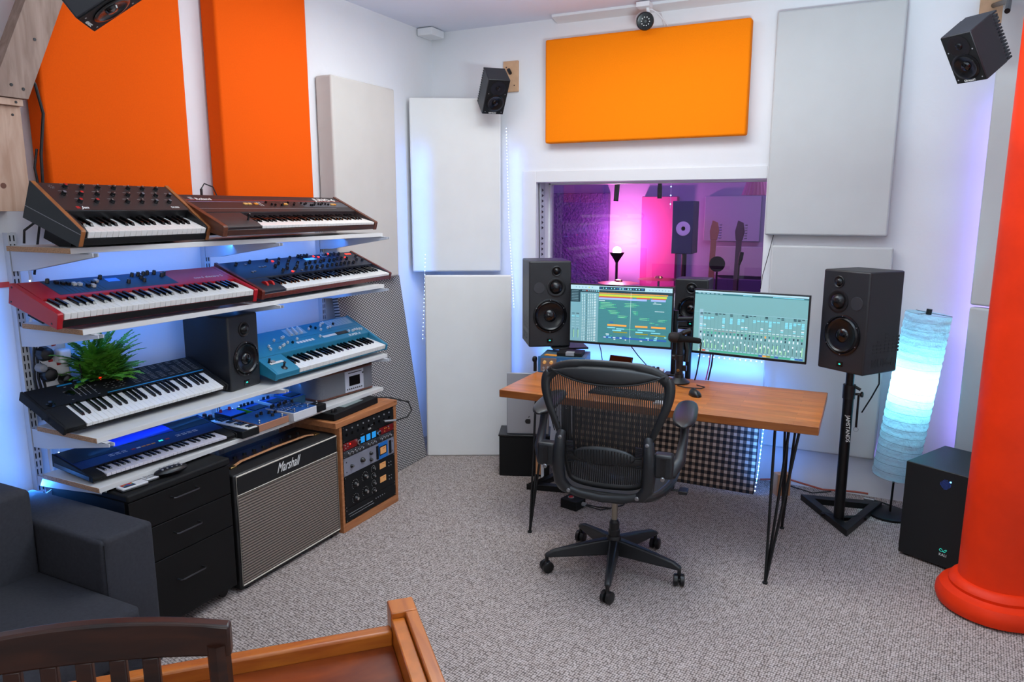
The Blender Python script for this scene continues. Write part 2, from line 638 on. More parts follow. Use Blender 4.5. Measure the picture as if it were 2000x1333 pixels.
g1, g2 = diag(1), diag(-1)
mxm = N(nt, 'ShaderNodeMath', p_operation='MAXIMUM')
nt.links.new(g1.outputs[0], mxm.inputs[0])
nt.links.new(g2.outputs[0], mxm.inputs[1])
mc = N(nt, 'ShaderNodeMix', p_data_type='RGBA')
mc.inputs[6].default_value = (*hexc('B6B2AE'), 1)
mc.inputs[7].default_value = (*hexc('38363A'), 1)
nt.links.new(mxm.outputs[0], mc.inputs[0])
nt.links.new(mc.outputs[2], b.inputs['Base Color'])
panel('acoustic_panel', 'grey trellis-pattern fabric panel leaning beside the rack', 'acoustic panel', (-2.712, 3.80, 0), (-8.5, 0, 91), .68, .04, 1.27, m_trel, .004)

# gingham panel under the desk
m_ging, nt, b = nodes_of('gingham_check', 0.9)
tc = N(nt, 'ShaderNodeTexCoord')
sep = N(nt, 'ShaderNodeSeparateXYZ')
nt.links.new(tc.outputs['Object'], sep.inputs[0])
gs = []
for ax, sc in (('X', 36.0), ('Z', 36.0)):
    a = N(nt, 'ShaderNodeMath', p_operation='MULTIPLY')
    a.inputs[1].default_value = sc * .7
    nt.links.new(sep.outputs[ax], a.inputs[0])
    f = N(nt, 'ShaderNodeMath', p_operation='FRACT')
    nt.links.new(a.outputs[0], f.inputs[0])
    g = N(nt, 'ShaderNodeMath', p_operation='LESS_THAN')
    g.inputs[1].default_value = 0.52
    nt.links.new(f.outputs[0], g.inputs[0])
    gs.append(g)
s = N(nt, 'ShaderNodeMath', p_operation='ADD')
nt.links.new(gs[0].outputs[0], s.inputs[0])
nt.links.new(gs[1].outputs[0], s.inputs[1])
hh = N(nt, 'ShaderNodeMath', p_operation='MULTIPLY')
hh.inputs[1].default_value = .5
nt.links.new(s.outputs[0], hh.inputs[0])
rg = ramp(nt, [(0.2, 'BA9E86'), (0.5, '5A483C'), (0.9, '141112')])
rg.color_ramp.interpolation = 'CONSTANT'
rg.color_ramp.elements[0].position = 0
rg.color_ramp.elements[1].position = 0.3
rg.color_ramp.elements[2].position = 0.8
nt.links.new(hh.outputs[0], rg.inputs[0])
nt.links.new(rg.outputs[0], b.inputs['Base Color'])
panel('acoustic_panel', 'black and beige gingham fabric panel leaning under the desk', 'acoustic panel', (-1.17, 4.43, 0), (-9, 0, -1), 1.20, .03, .62, m_ging, .003)

# ---------------- column
m_col = mat('orange_red_paint', 'EA3203', 0.5, spec=.25, bump=(14, 0.25, 0.004), noise=(4, 0.12))
cx, cy = .565, 3.56
cl = MB()
cl.lathe([(.150, .135), (.150, .3), (.147, .8), (.144, 1.5), (.142, 2.2), (.140, 2.918)], m_col, (cx, cy, 0), seg=64)
co = cl.build('column')
co['kind'] = 'structure'
cb = MB()
cb.lathe([(.20, 0), (.222, .012), (.230, .035), (.228, .06), (.215, .082), (.190, .09), (.182, .095), (.184, .108), (.176, .122), (.160, .132), (.150, .137)], m_col, (cx, cy, 0), seg=64)
o = cb.build('column_base', co)
o['kind'] = 'structure'

# ---------------- timber frame, upper left
tp = thing('timber_post', 'pine timber post and diagonal brace at the upper left', 'timber frame')
b_ = MB().box(-2.965, -2.82, 1.50, 1.690, 1.69, 2.06, m_pine)
for (yy, zz) in ((1.56, 1.75), (1.57, 1.82), (1.66, 2.03), (1.60, 2.03)):
    b_.cyl((-2.82, yy, zz), .005, .002, m_blk, 'x', 8)
for (yy, zz) in ((1.52, 1.93), (1.60, 1.78), (1.545, 1.86)):
    b_.lathe([(.011, 0), (.010, .0008), (.006, .0009)], mat('pine_knot', '6A4030', .7), (-2.82, yy, zz), 'x', 12)
b_.build('post', tp, bevel=.003)
b_ = MB().box(-2.965, -2.80, 1.50, 1.690, 2.061, 2.085, m_pine)
for yy in (1.60, 1.665):
    b_.cyl((-2.80, yy, 2.073), .005, .002, m_blk, 'x', 8)
b_.build('cross_plate', tp, bevel=.002)
br = MB()
p0 = Vector((-2.90, 1.66, 2.09))
br.prism([(1.575, 2.087), (1.705, 2.087), (1.865, 2.44), (2.08, 2.915), (1.955, 2.915)], -2.855, -2.79, m_pinew, 'x')
for (xx, zz) in ((1.65, 2.13), (1.69, 2.12), (1.75, 2.30)):
    br.cyl((-2.79, xx, zz), .006, .002, m_blk, 'x', 8)
br.build('diagonal_brace', tp, bevel=.004)
MB().box(-2.965, -2.93, 1.44, 1.60, 2.087, 2.915, m_pine).build('rear_plank', tp, bevel=.003)
tag(MB().tube([(-2.85, 1.70, 2.30), (-2.85, 1.772, 2.15), (-2.85, 1.79, 2.05), (-2.85, 1.765, 1.9), (-2.85, 1.757, 1.75), (-2.86, 1.76, 1.60)], .0055, m_cable).build('speaker_cable'),
    'thick black cable hanging beside the timber post', 'cable')
tag(MB().tube([(-2.86, 1.757, 1.92), (-2.865, 1.745, 1.85), (-2.86, 1.755, 1.72), (-2.88, 1.74, 1.60), (-2.90, 1.72, 1.45)], .0045, m_cable).build('speaker_cable'),
    'thinner black cable looping down behind the leftmost keyboard', 'cable')
tag(MB().box(XL + .001, XL + .008, 1.2, 1.66, 1.405, 1.425, mat('red_strip', 'D8453A', .5)).build('wall_strip'), 'thin red strip running along the left wall', 'wall strip')
# ------------------------------------------------------------------ shelving
up_t = None
SHELF_Z = (1.565, 1.275, 0.87, 0.675)
UPR = [('left', 1.676), ('middle', 2.578), ('right', 3.405)]
for i, (nm, y) in enumerate(UPR):
    mb = MB()
    mb.box(-2.969, -2.94, y - .016, y - .013, .45, 1.61, m_upright)
    mb.box(-2.969, -2.94, y + .013, y + .016, .45, 1.61, m_upright)
    mb.box(-2.945, -2.941, y - .015, y + .015, .45, 1.61, m_upright)
    z = .5
    while z < 1.6:
        for s in (-1, 1):
            mb.box(-2.941, -2.9402, y + s * .007 - .0022, y + s * .007 + .0022, z - .011, z + .011, m_blk)
        z += .033
    o = mb.build('shelf_upright')
    tag(o, ['white slotted steel upright at the left end of the shelves', 'white slotted steel upright midway behind the shelves',
            'white slotted steel upright at the right end of the shelves'][i], 'shelf upright', 'slotted wall uprights')
shelf_names = ['top white shelf holding two wood-ended keyboards', 'second white shelf from the top, under the red keyboard',
               'third white shelf from the top, under the teal keyboard', 'lowest white shelf with the effect pedals and radio']
for i, z in enumerate(SHELF_Z):
    y0, y1 = (1.612, 1.635, 1.645, 1.645)[i], 3.41 + (0, .02, .03, .0)[i]
    x1 = (-2.50, -2.515, -2.515, -2.53)[i]
    mb = MB()
    mb.box(-2.87, x1, y0 + .002, y1, z - .02, z, m_shelf)
    mb.box(-2.87, x1 - .001, y0, y0 + .002, z - .0195, z - .0005, m_chip)
    root = mb.build('shelf_board', bevel=.001, seg=1)
    tag(root, shelf_names[i], 'shelf', 'wall shelves')
    for j, (nm, y) in enumerate(UPR):
        q = MB()
        poly = [(-2.938, z - .021), (x1 + .04 if i != 3 else x1 - .02, z - .021), (x1 + .04 if i != 3 else x1 - .02, z - .033), (-2.85, z - .095 if i != 3 else z - .06), (-2.938, z - .10 if i != 3 else z - .065)]
        q.prism(poly, y - .012, y - .008, m_upright, 'y')
        q.prism(poly, y + .008, y + .012, m_upright, 'y')
        q.box(-2.938, x1 + .02 if i != 3 else x1 - .03, y - .012, y + .012, z - .023, z - .0205, m_upright)
        q.build('shelf_bracket', root)


# ------------------------------------------------------------------ keyboards
def key_meshes(ww, kd, base, top, mk, mb_, bh=.010, bl=.62, thin=False):
    a = MB()
    a.box(-ww / 2 + .0006, ww / 2 - .0006, 0, kd, base, top, mk)
    wk = mk_template(a, 'white_key', bevel=.0008, seg=1)
    c = MB()
    w2 = ww * .29
    y0 = kd * (1 - bl)
    c.add([(-w2, y0, top - .002), (w2, y0, top - .002), (w2, kd, top - .002), (-w2, kd, top - .002),
           (-w2 * .72, y0 + .010 * (bh / .01), top + bh), (w2 * .72, y0 + .010 * (bh / .01), top + bh), (w2 * .72, kd, top + bh), (-w2 * .72, kd, top + bh)],
          [(0, 3, 2, 1), (4, 5, 6, 7), (0, 1, 5, 4), (1, 2, 6, 5), (2, 3, 7, 6), (3, 0, 4, 7)], mb_)
    bk = mk_template(c, 'black_key', bevel=.0008, seg=1)
    return wk, bk


def synth(name, label, cat, fit, cw, kd, kx0, kx1, nw, m_body, m_cheek, m_panel, keydrop=.004, m_front=None, bh=.010,
          group=None, panel_in=.006, mk=None, lip=.0, cheeks=True, keybase=.024):
    x, y, z, yaw, tilt, W, D, hf, hb = fit
    root = thing(name, label, cat, (x, y, z), (tilt, 0, 90 + yaw), group)
    ln = lambda yy: hf + (hb - hf) * yy / D
    top = hf - keydrop
    base = max(.006, top - keybase)
    ph = ln(kd) - panel_in
    b = MB()
    x0, x1 = (cw, W - cw) if cheeks else (0, W)
    b.prism([(.003, .002), (D - .003, .002), (D - .003, hb - panel_in), (kd + .0005, ph), (kd + .0005, base), (.003, base)], x0 + .0005, x1 - .0005, m_body)
    # blocks beside the keys
    for (a, c) in ((x0, kx0), (kx1, x1)):
        if c - a > .002:
            b.prism([(.003, base), (kd, base), (kd, ph), (.02, hf - .001 + (ln(.02) - hf)), (.003, hf - .006)], a + .001, c - .001, m_body)
    if m_front:
        b.box(x0 + .001, x1 - .001, .0005, .003, .004, base - .001, m_front)
    b.build('case', root, bevel=.0012, seg=1)
    if cheeks:
        for (a, c) in ((0, cw), (W - cw, W)):
            q = MB()
            q.prism([(0, 0), (D, 0), (D, hb), (.004, hf + .0003), (0, hf - .005)], a, c, m_cheek)
            q.build('side_cheek', root, bevel=.0015)
    # control panel
    dy, dz = D - .003 - kd, hb - panel_in - ph
    L = math.hypot(dy, dz)
    M = XY((0, kd, ph + .0004), (1, 0, 0), (0, dy / L, dz / L), (0, -dz / L, dy / L))
    p = MB()
    p.T = M
    p.box(x0 + .002, x1 - .002, .001, L - .002, 0, .0015, m_panel)
    ww = (kx1 - kx0) / nw
    wk, bk = key_meshes(ww, kd - .001, base + .001, top, mk or m_key, m_blkg, bh)
    for i in range(nw):
        inst(wk, root, (kx0 + (i + .5) * ww, .0005 + lip, 0), name='white_key')
        if i % 7 in (0, 1, 3, 4, 5) and i < nw - 1:
            off = {0: -.08, 1: .08, 3: -.1, 4: 0, 5: .1}[i % 7] * ww
            inst(bk, root, (kx0 + (i + 1) * ww + off, .0005 + lip, 0), name='black_key')
    return root, M, L, p, W


def knob_t(name, r, h, m, mtop=None, r2=None):
    a = MB()
    a.lathe([(r * 1.08, 0), (r * 1.08, h * .25), (r, h * .3), (r2 or r * .9, h * .95), ((r2 or r * .9) * .9, h)], m, seg=14)
    if mtop:
        a.cyl((0, 0, h), (r2 or r * .9) * .78, .0006, mtop, seg=14)
    else:
        a.box(-r * .1, r * .1, r * .2, r * .85, h, h + .0005, m_ink)
    return mk_template(a, name)


def put(t, root, M, x, s, z=.0015, name=None, rz=0):
    return inst(t, root, M=M @ Matrix.Translation((x, s, z)) @ Matrix.Rotation(R(rz), 4, 'Z'), name=name or 'knob')


def ticks(p, x, s, r, n=9, m=m_dim, w=.0009, l=.002):
    for i in range(n):
        a = R(-135 + 270 * i / (n - 1) + 90)
        T0 = p.T
        p.T = T0 @ Matrix.Translation((x, s, .0017)) @ Matrix.Rotation(a, 4, 'Z')
        p.box(r, r + l, -w / 2, w / 2, 0, .0002, m)
        p.T = T0


def TM(x, s, rz=0):
    return Matrix.Translation((x, s, .0018)) @ Matrix.Rotation(R(rz), 4, 'Z')


def dashes(p, x0, x1, s0, s1, nx, ns, m, w=.6, h=.4, drop=0.0, rnd=random.Random(3)):
    for i in range(nx):
        for j in range(ns):
            if rnd.random() < drop:
                continue
            cx_ = x0 + (i + .5) * (x1 - x0) / nx
            cs = s0 + (j + .5) * (s1 - s0) / ns
            a = w * (x1 - x0) / nx / 2
            b2 = h * (s1 - s0) / ns / 2
            p.box(cx_ - a, cx_ + a, cs - b2, cs + b2, .0015, .0020, m)


m_jbody = mat('dark_brown_panel', '1A1112', 0.5)
m_juno = mat('juno_panel', '201314', 0.5)
m_rubgrey = mat('charcoal_vinyl', '262A2C', 0.7, bump=(350, .3, .0006))

# --- 1 analogue mono synth, top shelf left
J = (-2.447, 1.608, 1.570, 6.8, 22.1, .618, .263, .060, .136)
root, M, L, p, W = synth('mono_synthesizer', 'short dark brown synthesizer with red and grey knobs and wood edges, on the top shelf', 'synthesizer', J,
                         .018, .112, .030, .588, 22, m_blk, m_amb, m_jbody, keydrop=.006, m_front=m_blkm)
kb = knob_t('knob', .0085, .013, m_blk)
kr = knob_t('knob', .0085, .013, m_blk, m_red)
kg = knob_t('knob', .0085, .013, m_blk, mat('grey_cap', '5C6670', .4))
for r_, (row, off) in enumerate(((.85, .0), (.58, .035), (.31, .0))):
    for i in range(7 if r_ != 1 else 8):
        x = .115 + i * .069 + off - (.07 if r_ == 1 else 0)
        t = kb
        if (r_, i) in ((0, 0), (1, 1), (2, 0), (2, 1)):
            t = kr
        if (r_, i) in ((1, 0), (1, 5), (1, 7), (2, 5), (2, 6)):
            t = kg
        put(t, root, M, x, row * L, rz=random.uniform(-90, 90))
        ticks(p, x, row * L, .0115, 9)
        p.box(x - .008, x + .006, row * L + .018, row * L + .0195, .0015, .0018, m_dim)
p.text('Jen', .017, m_ink, TM(.098, .010), shear=.35, bold=.0006, sx=1.35)
p.box(.078, .092, .010, .022, .0015, .002, m_red)
p.text('SX1000', .015, m_ink, TM(.515, .012), bold=.0002, sx=.9)
for a in range(8):
    T0 = p.T
    p.T = T0 @ Matrix.Translation((.062, L * .85, .0017)) @ Matrix.Rotation(a * PI / 4, 4, 'Z')
    p.box(.004, .012, -.0005, .0005, 0, .0003, m_dim)
    p.T = T0
p.build('control_panel', root)
q = MB()
q.prism([(0.0, 0.0), (.263, 0), (.263, .046), (0.0, .046)], -.0022, -.0002, m_rubgrey)
q.prism([(0.0, .0465), (.263, .0465), (.263, .136), (.004, .0605)], -.0018, -.0002, m_rubgrey)
q.box(-.0026, -.0002, 0, .263, .0445, .0465, m_dim)
q.build('side_cover', root)
MB().box(.08, .56, .12, .25, -.075, -.0005, m_blkm).build('rear_stand', root)

# --- 2 polysynth with cream switches, top shelf right
J = (-2.438, 2.222, 1.584, 4.2, 15.0, 1.165, .300, .045, .106)
root, M, L, p, W = synth('poly_synthesizer', 'long brown synthesizer with orange switches and walnut ends, at right on top shelf', 'synthesizer', J,
                         .026, .135, .235, 1.130, 36, m_juno, m_walcheek, m_juno, keydrop=.002, keybase=.014, m_front=m_walnut)
sl = MB().box(-.0035, .0035, -.004, .004, 0, .011, m_blk)
sl = mk_template(sl, 'slider_cap', bevel=.0008)
m_cream = mat('cream_button', 'D9A860', .5)
m_orb = mat('orange_button', 'D98A2A', .5)
p.box(.03, W - .03, L * .70, L * .705 + .001, .0015, .0019, mat('red_line', 'C83020', .5))
p.box(.03, .50, L * .60, L * .615, .0015, .0019, mat('mauve_line', '8A7AA0', .5))
p.box(.03, 1.0, L * .20, L * .207, .0015, .0018, m_dim)
p.box(.75, W - .03, L * .30, L * .62, .0013, .0017, mat('grey_zone', '4A4A50', .5))
for x in (.50, .52, .54, .585, .60, .66, .68, .70, .755, .77, .79, .81, .825, .845, .87, .89, .905, .93, .95, .97):
    s_ = L * random.uniform(.36, .58)
    p.box(x - .001, x + .001, L * .30, L * .64, .0015, .002, m_blk)
    put(sl, root, M, x, s_, name='slider_cap')
bt = mk_template(MB().box(-.011, .011, -.006, .006, 0, .006, m_cream), 'switch_button', bevel=.001)
bo = mk_template(MB().box(-.011, .011, -.006, .006, 0, .006, m_orb), 'switch_button', bevel=.001)
for x, t in ((.345, bt), (.372, bt), (.415, bo), (.61, bo), (.628, bt), (1.01, bt), (1.03, bo)):
    put(t, root, M, x, L * .45, name='switch_button')
for x in (.44, .455):
    p.box(x - .001, x + .001, L * .35, L * .6, .0015, .003, m_ink)
p.text('JUNO-6', .040, m_ink, TM(.92, L * .72), bold=.0010, sx=1.35)
p.text('Roland', .026, m_ink, TM(.09, L * .70), bold=.0006, sx=1.25)
p.box(.06, .082, L * .72, L * .86, .0015, .0019, m_dim)
p.build('control_panel', root)
js = MB()
js.lathe([(.018, 0), (.014, .008), (.005, .012), (.004, .03), (.007, .034), (.007, .04), (.003, .043)], m_blkg, (.20, .055, .042))
js.build('bender_lever', root)
MB().box(.10, .14, .045, .06, .046, .052, m_cream).build('hold_button', root, bevel=.001)
MB().box(.10, 1.1, .20, .28, -.055, -.0005, m_blkm).build('rear_stand', root)

# --- 3 red stage keyboard, second shelf left
J = (-2.524, 1.551, 1.287, -1.3, 15.4, .899, .286, .058, .076)
root, M, L, p, W = synth('stage_keyboard', 'bright red stage keyboard with white drawbar caps, on the second shelf', 'keyboard', J,
                         .020, .130, .024, .874, 36, m_nordr, m_nordr, m_nordr, keydrop=.002, m_front=m_blkm, panel_in=.002)
m_npan = mat('slate_panel', '24405E', .5)
p.box(.10, .60, L * .12, L * .97, .0016, .0022, m_npan)
dashes(p, .30, .59, L * .15, L * .9, 16, 6, m_blk, .7, .35, .35)
dashes(p, .12, .59, L * .2, L * .92, 30, 9, m_dim, .5, .18, .6)
dashes(p, .36, .58, L * .22, L * .30, 14, 1, m_ink, .6, .6)
p.box(.335, .385, L * .60, L * .80, .002, .0026, mat('blue_lcd', '2C5CC8', .3, emit='2C6CE0', es=.9))
for x in (.145, .162, .179, .196, .213, .230, .247, .264, .281):
    p.box(x - .002, x + .002, L * .18, L * .8, .0021, .0026, m_blk)
dc = mk_template(MB().box(-.0065, .0065, -.008, .008, 0, .011, m_ink), 'drawbar_cap', bevel=.001)
db = mk_template(MB().box(-.0065, .0065, -.008, .008, 0, .011, m_jbody), 'drawbar_cap', bevel=.001)
for x, s_, t in ((.162, .7, db), (.179, .66, db), (.196, .60, dc), (.214, .56, dc), (.236, .45, db), (.252, .40, dc), (.27, .58, db), (.288, .66, dc), (.145, .78, db)):
    put(t, root, M, x, s_ * L, name='drawbar_cap')
kk = knob_t('knob', .0075, .017, m_blk)
for x, s_ in ((.118, .85), (.32, .82), (.455, .80), (.475, .60), (.482, .80), (.508, .82), (.53, .85), (.56, .83), (.575, .64), (.592, .70), (.47, .42), (.40, .42)):
    put(kk, root, M, x, s_ * L, name='knob', rz=random.uniform(-90, 90))
p.text('nord electro 5', .026, m_ink, TM(.70, L * .28), sx=1.0)
p.build('control_panel', root)
MB().box(.06, .84, .18, .27, -.05, -.0005, m_blkm).build('rear_stand', root)
q = MB()
for yy, zz in ((.03, .012), (.27, .012), (.27, .066)):
    q.cyl((-.001, yy, zz), .004, .001, m_blk, 'x', 10)
q.build('end_screws', root)

# --- 4 dark blue-black analogue poly, second shelf right
J = (-2.507, 2.484, 1.289, 3.3, 14.5, 1.087, .300, .042, .090)
root, M, L, p, W = synth('poly_synthesizer', 'dark navy synthesizer crowded with black knobs, reddish wood ends, on the second shelf', 'synthesizer', J,
                         .018, .130, .165, 1.06, 36, mat('navy_case', '151C2C', .45), m_oakcheek, mat('navy_panel', '131B2E', .45), keydrop=.002, keybase=.014, m_front=m_oakcheek)
kk = knob_t('knob', .0075, .016, m_blk, mat('knob_cap', '3A3A3C', .3))
rr = random.Random(5)
cols = [(.10, (.8,)), (.20, (.85,)), (.32, (.85, .5, .2)), (.37, (.65, .3)), (.41, (.85, .5, .2)), (.455, (.7, .35)), (.50, (.88, .55, .2)), (.545, (.45, .2)), (.59, (.85, .5, .2)),
        (.635, (.5, .2)), (.68, (.5, .2)), (.72, (.55, .2)), (.76, (.5, .2)), (.80, (.85, .5, .2)), (.84, (.85, .55, .22)), (.88, (.88, .55, .22)), (.92, (.85, .5, .2)), (.985, (.35,)), (1.03, (.6, .3))]
for x, ss in cols:
    for s_ in ss:
        put(kk, root, M, x, s_ * L, rz=rr.uniform(-90, 90))
        ticks(p, x, s_ * L, .0105, 7, m_dim, .0006, .0015)
for x in (.575, .60, .625, .65):
    put(kk, root, M, x, .93 * L)
p.box(.60, .685, L * .68, L * .82, .0016, .002, mat('lcd_white', '6CA8E8', .3, emit='4C98E8', es=1.2))
bl = mk_template(MB().box(-.005, .005, -.005, .005, 0, .004, m_dim), 'push_button', bevel=.0006)
blr = mk_template(MB().box(-.005, .005, -.005, .005, 0, .004, m_ledr), 'lit_button', bevel=.0006)
for x, s_ in ((.36, .82), (.70, .88), (.73, .82), (.375, .10), (.935, .62), (.845, .97)):
    put(blr, root, M, x, s_ * L, name='lit_button')
for x, s_ in ((.15, .35), (.13, .33), (.24, .55), (.26, .57), (.22, .56), (.39, .12), (.76, .8), (.775, .8), (.79, .8), (.77, .9), (.69, .72), (.16, .78), (.45, .12), (.6, .12)):
    put(bl, root, M, x, s_ * L, name='push_button')
p.box(.985, 1.035, L * .80, L * .88, .0016, .002, m_ledr)
p.build('control_panel', root)
wh = MB()
for x in (.085, .125):
    wh.cyl((x - .006, .065, .040), .022, .012, m_red, 'x', 24)
wh.build('mod_wheels', root)
MB().box(.10, 1.0, .20, .28, -.055, -.0005, m_blkm).build('rear_stand', root)

# --- 5 black keyboard, third shelf left
J = (-2.605, 1.582, .886, .3, 23.0, .763, .268, .030, .036)
root, M, L, p, W = synth('arranger_keyboard', 'black sampling keyboard with thin blue stripe and red display letter, on third shelf', 'keyboard', J,
                         .010, .135, .088, .735, 29, m_blkm, m_blkm, m_blkm, keydrop=.003, panel_in=.001, bh=.009, keybase=.015)
m_cyl = mat('cyan_line', '1E86B8', .5)
p.box(.27, .74, L * .06, L * .10, .0015, .0019, m_cyl)
dashes(p, .40, .74, L * .2, L * .95, 8, 10, m_dim, .62, .10, .1)
dashes(p, .28, .38, L * .2, L * .6, 6, 4, m_dim, .5, .14, .3)
dashes(p, .12, .27, L * .02, L * .9, 7, 4, m_dim, .4, .1, .4)
p.box(.13, .19, L * .88, L * .94, .0015, .0019, m_cyl)
p.box(.21, .26, L * .86, L * .93, .0015, .0019, m_cyl)
p.text('P', .022, m_ledr, TM(.30, L * .78), bold=.0008)
p.box(.355, .375, L * .55, L * .62, .0015, .0035, m_red)
for x in (.17, .19, .21, .235):
    p.box(x - .001, x + .001, L * .2, L * .7, .0015, .0022, m_dim)
p.lathe([(.018, 0.0015), (.017, .004), (.012, .005)], m_blkg, (.145, L * .45, 0), seg=20)
p.build('control_panel', root)
q = MB()
q.lathe([(.020, 0), (.019, .003), (.006, .005), (.006, .012), (.009, .014)], m_blkg, (.045, .155, .031))
q.build('joystick', root)
MB().box(.14, .70, .19, .25, -.070, -.0005, m_blkm).build('rear_stand', root)
q = MB()
q.lathe([(.010, 0), (.010, .012), (.006, .018)], m_blk, (.0, .09, .012), 'x', 12)
q.build('strap_button', root)

# --- 6 teal synthesizer, third shelf right
J = (-2.531, 2.564, .889, -.1, 14.0, .893, .317, .036, .112)
root, M, L, p, W = synth('teal_synthesizer', 'teal blue synthesizer with white sliders and black and white keys', 'synthesizer', J,
                         .014, .135, .165, .872, 29, m_teal, m_teal, m_teal, keydrop=.002, panel_in=.004)
ws = mk_template(MB().box(-.004, .004, -.006, .006, 0, .013, m_ink), 'slider_cap', bevel=.001)
wsb = mk_template(MB().box(-.004, .004, -.006, .006, 0, .013, m_blk), 'slider_cap', bevel=.001)
p.box(.33, .47, L * .60, L * .93, .0016, .002, m_tealg)
p.box(.66, .86, L * .62, L * .95, .0016, .002, m_tealg)
for i in range(3):
    for j in range(4):
        put(ws, root, M, .352 + i * .038 + j * .004, L * (.64 + j * .08), name='slider_cap')
for x, s_, t in ((.21, .55, ws), (.27, .58, ws), (.285, .60, ws), (.50, .72, ws), (.53, .80, wsb), (.55, .70, wsb), (.57, .58, ws), (.60, .76, ws), (.63, .60, ws), (.655, .62, ws),
                 (.70, .72, wsb), (.62, .84, ws), (.64, .86, ws), (.35, .40, ws), (.19, .2, ws), (.22, .25, ws), (.235, .28, ws), (.27, .34, ws), (.30, .30, wsb), (.77, .22, ws), (.79, .24, ws),
                 (.81, .24, ws), (.83, .22, ws), (.845, .20, ws), (.74, .24, ws), (.51, .30, ws), (.13, .22, ws), (.14, .35, ws)):
    put(t, root, M, x, s_ * L, name='slider_cap')
for i in range(7):
    p.box(.68 + i * .024, .6815 + i * .024, L * .66, L * .92, .002, .0024, m_teal)
dashes(p, .325, .46, L * .22, L * .32, 6, 1, m_ink, .75, .9)
dashes(p, .53, .64, L * .22, L * .32, 14, 1, m_ink, .8, .9)
p.box(.64, .735, L * .20, L * .33, .0016, .004, m_blk)
p.box(.14, .86, L * .455, L * .46, .0015, .0019, mat('teal_dark', '0E3F52', .5))
p.box(.14, .86, L * .10, L * .105, .0015, .0019, m_teal)
p.text('SUPER 6', .022, m_ink, TM(.71, L * .04), shear=.2, bold=.0004, sx=1.3)
p.build('control_panel', root)
q = MB()
q.box(.035, .125, .070, .112, .052, .0545, m_ink)
q.box(.05, .075, .080, .10, .0545, .060, m_dim)
q.lathe([(.006, 0), (.005, .02), (.007, .024)], m_blk, (.04, .09, .054), seg=10)
q.build('performance_plate', root)
q = MB()
q.lathe([(.020, 0), (.016, .004), (.006, .008), (.005, .024), (.008, .028), (.004, .034)], m_blk, (.085, .035, .040))
q.build('joystick', root)
MB().box(.08, .82, .22, .30, -.055, -.0005, m_blkm).build('rear_stand', root)

# --- 7 mini keyboard with glossy black and blue top, lowest shelf left
J = (-2.576, 1.654, .684, -4.4, 3.3, .655, .275, .022, .052)
root, M, L, p, W = synth('portable_keyboard', 'portable mini-key keyboard with glossy black and blue top, on the lowest shelf', 'keyboard', J,
                         .006, .085, .055, .60, 29, m_blkm, m_blkm, mat('deep_blue_panel', '0A1E58', .5), keydrop=.001, panel_in=.002, bh=.006, mk=mat('pale_key', 'D4CFD6', .35), keybase=.012)
p.box(.012, .20, L * .35, L * .97, .0016, .0026, m_blk)
p.box(.47, .64, L * .45, L * .97, .0016, .0026, m_blk)
p.box(.20, .47, L * .55, L * .95, .0016, .0022, mat('vivid_blue', '16289C', .45))
dashes(p, .14, .46, L * .50, L * .60, 14, 2, m_blk, .8, .7, .1)
dashes(p, .14, .22, L * .18, L * .30, 3, 2, m_ink, .75, .3)
dashes(p, .44, .55, L * .20, L * .32, 4, 2, m_ink, .75, .3)
for i, c in enumerate((m_red, m_ink, m_orb, m_orb, m_orb)):
    p.box(.235 + i * .022, .252 + i * .022, L * .20, L * .24, .0016, .0028, c)
p.box(.36, .378, L * .22, L * .27, .0016, .0028, m_ledc)
p.box(.39, .408, L * .22, L * .27, .0016, .0028, m_red)
p.build('control_panel', root)
MB().box(.04, .60, .18, .25, -.014, -.0005, m_blkm).build('rear_foot', root)
MB().box(-.0015, .0, .02, .26, .004, .02, m_dkgrey).build('side_strip', root)
# ------------------------------------------------------------------ things on the lowest shelf
SZ = 0.6755


def pedal(label, x, y, sx, sy, h, m_side, m_top, slope=0.0, knobs=(), sw=(), yaw=0, mk=None, cat='effects pedal', name='effects_pedal', deco=None):
    """x towards the room is +x; y along the shelf. front face looks to +x"""
    root = thing(name, label, cat, (x, y, SZ), (0, 0, yaw))
    mb = MB()
    mb.prism([(-sx / 2, 0), (sx / 2, 0), (sx / 2, h - slope), (-sx / 2, h)], -sy / 2, sy / 2, m_side, 'y')
    mb.build('case', root, bevel=.002)
    L = math.hypot(sx, slope)
    M = XY((sx / 2, -sy / 2, h - slope), (0, 1, 0), (-sx / L, 0, slope / L), (slope / L, 0, sx / L))
    p = MB()
    p.T = M
    p.box(.003, sy - .003, .003, L - .003, 0, .0012, m_top)
    if deco:
        deco(p, sy, L)
    p.build('top_plate', root)
    t = knob_t('knob', .0075, .014, mk or m_blk)
    for a, c in knobs:
        put(t, root, M, a * sy, c * L)
    t2 = mk_template(MB().lathe([(.008, 0), (.008, .003), (.005, .004), (.005, .012), (.0055, .013), (.004, .016)], m_chrome, seg=12), 'foot_switch')
    for a, c in sw:
        put(t2, root, M, a * sy, c * L, name='foot_switch')
    return root


m_pb = mat('pedal_blue', '1C4C8C', .4)
m_copper = mat('copper_front', 'B98468', .45, metal=.4)
m_pgreen = mat('pedal_green', '4E8A1E', .45)
m_pwhite = mat('pedal_white', 'CFCFD2', .45)
m_pdk = mat('pedal_dark', '14161C', .4)
pedal('wide pedal with copper front and dark blue top, near shelf edge', -2.60, 2.525, .17, .195, .046, m_copper, m_pb, .012,
      ((.42, .55), (.62, .62), (.78, .50), (.92, .42), (.70, .28)), ((.12, .12), (.82, .06)))


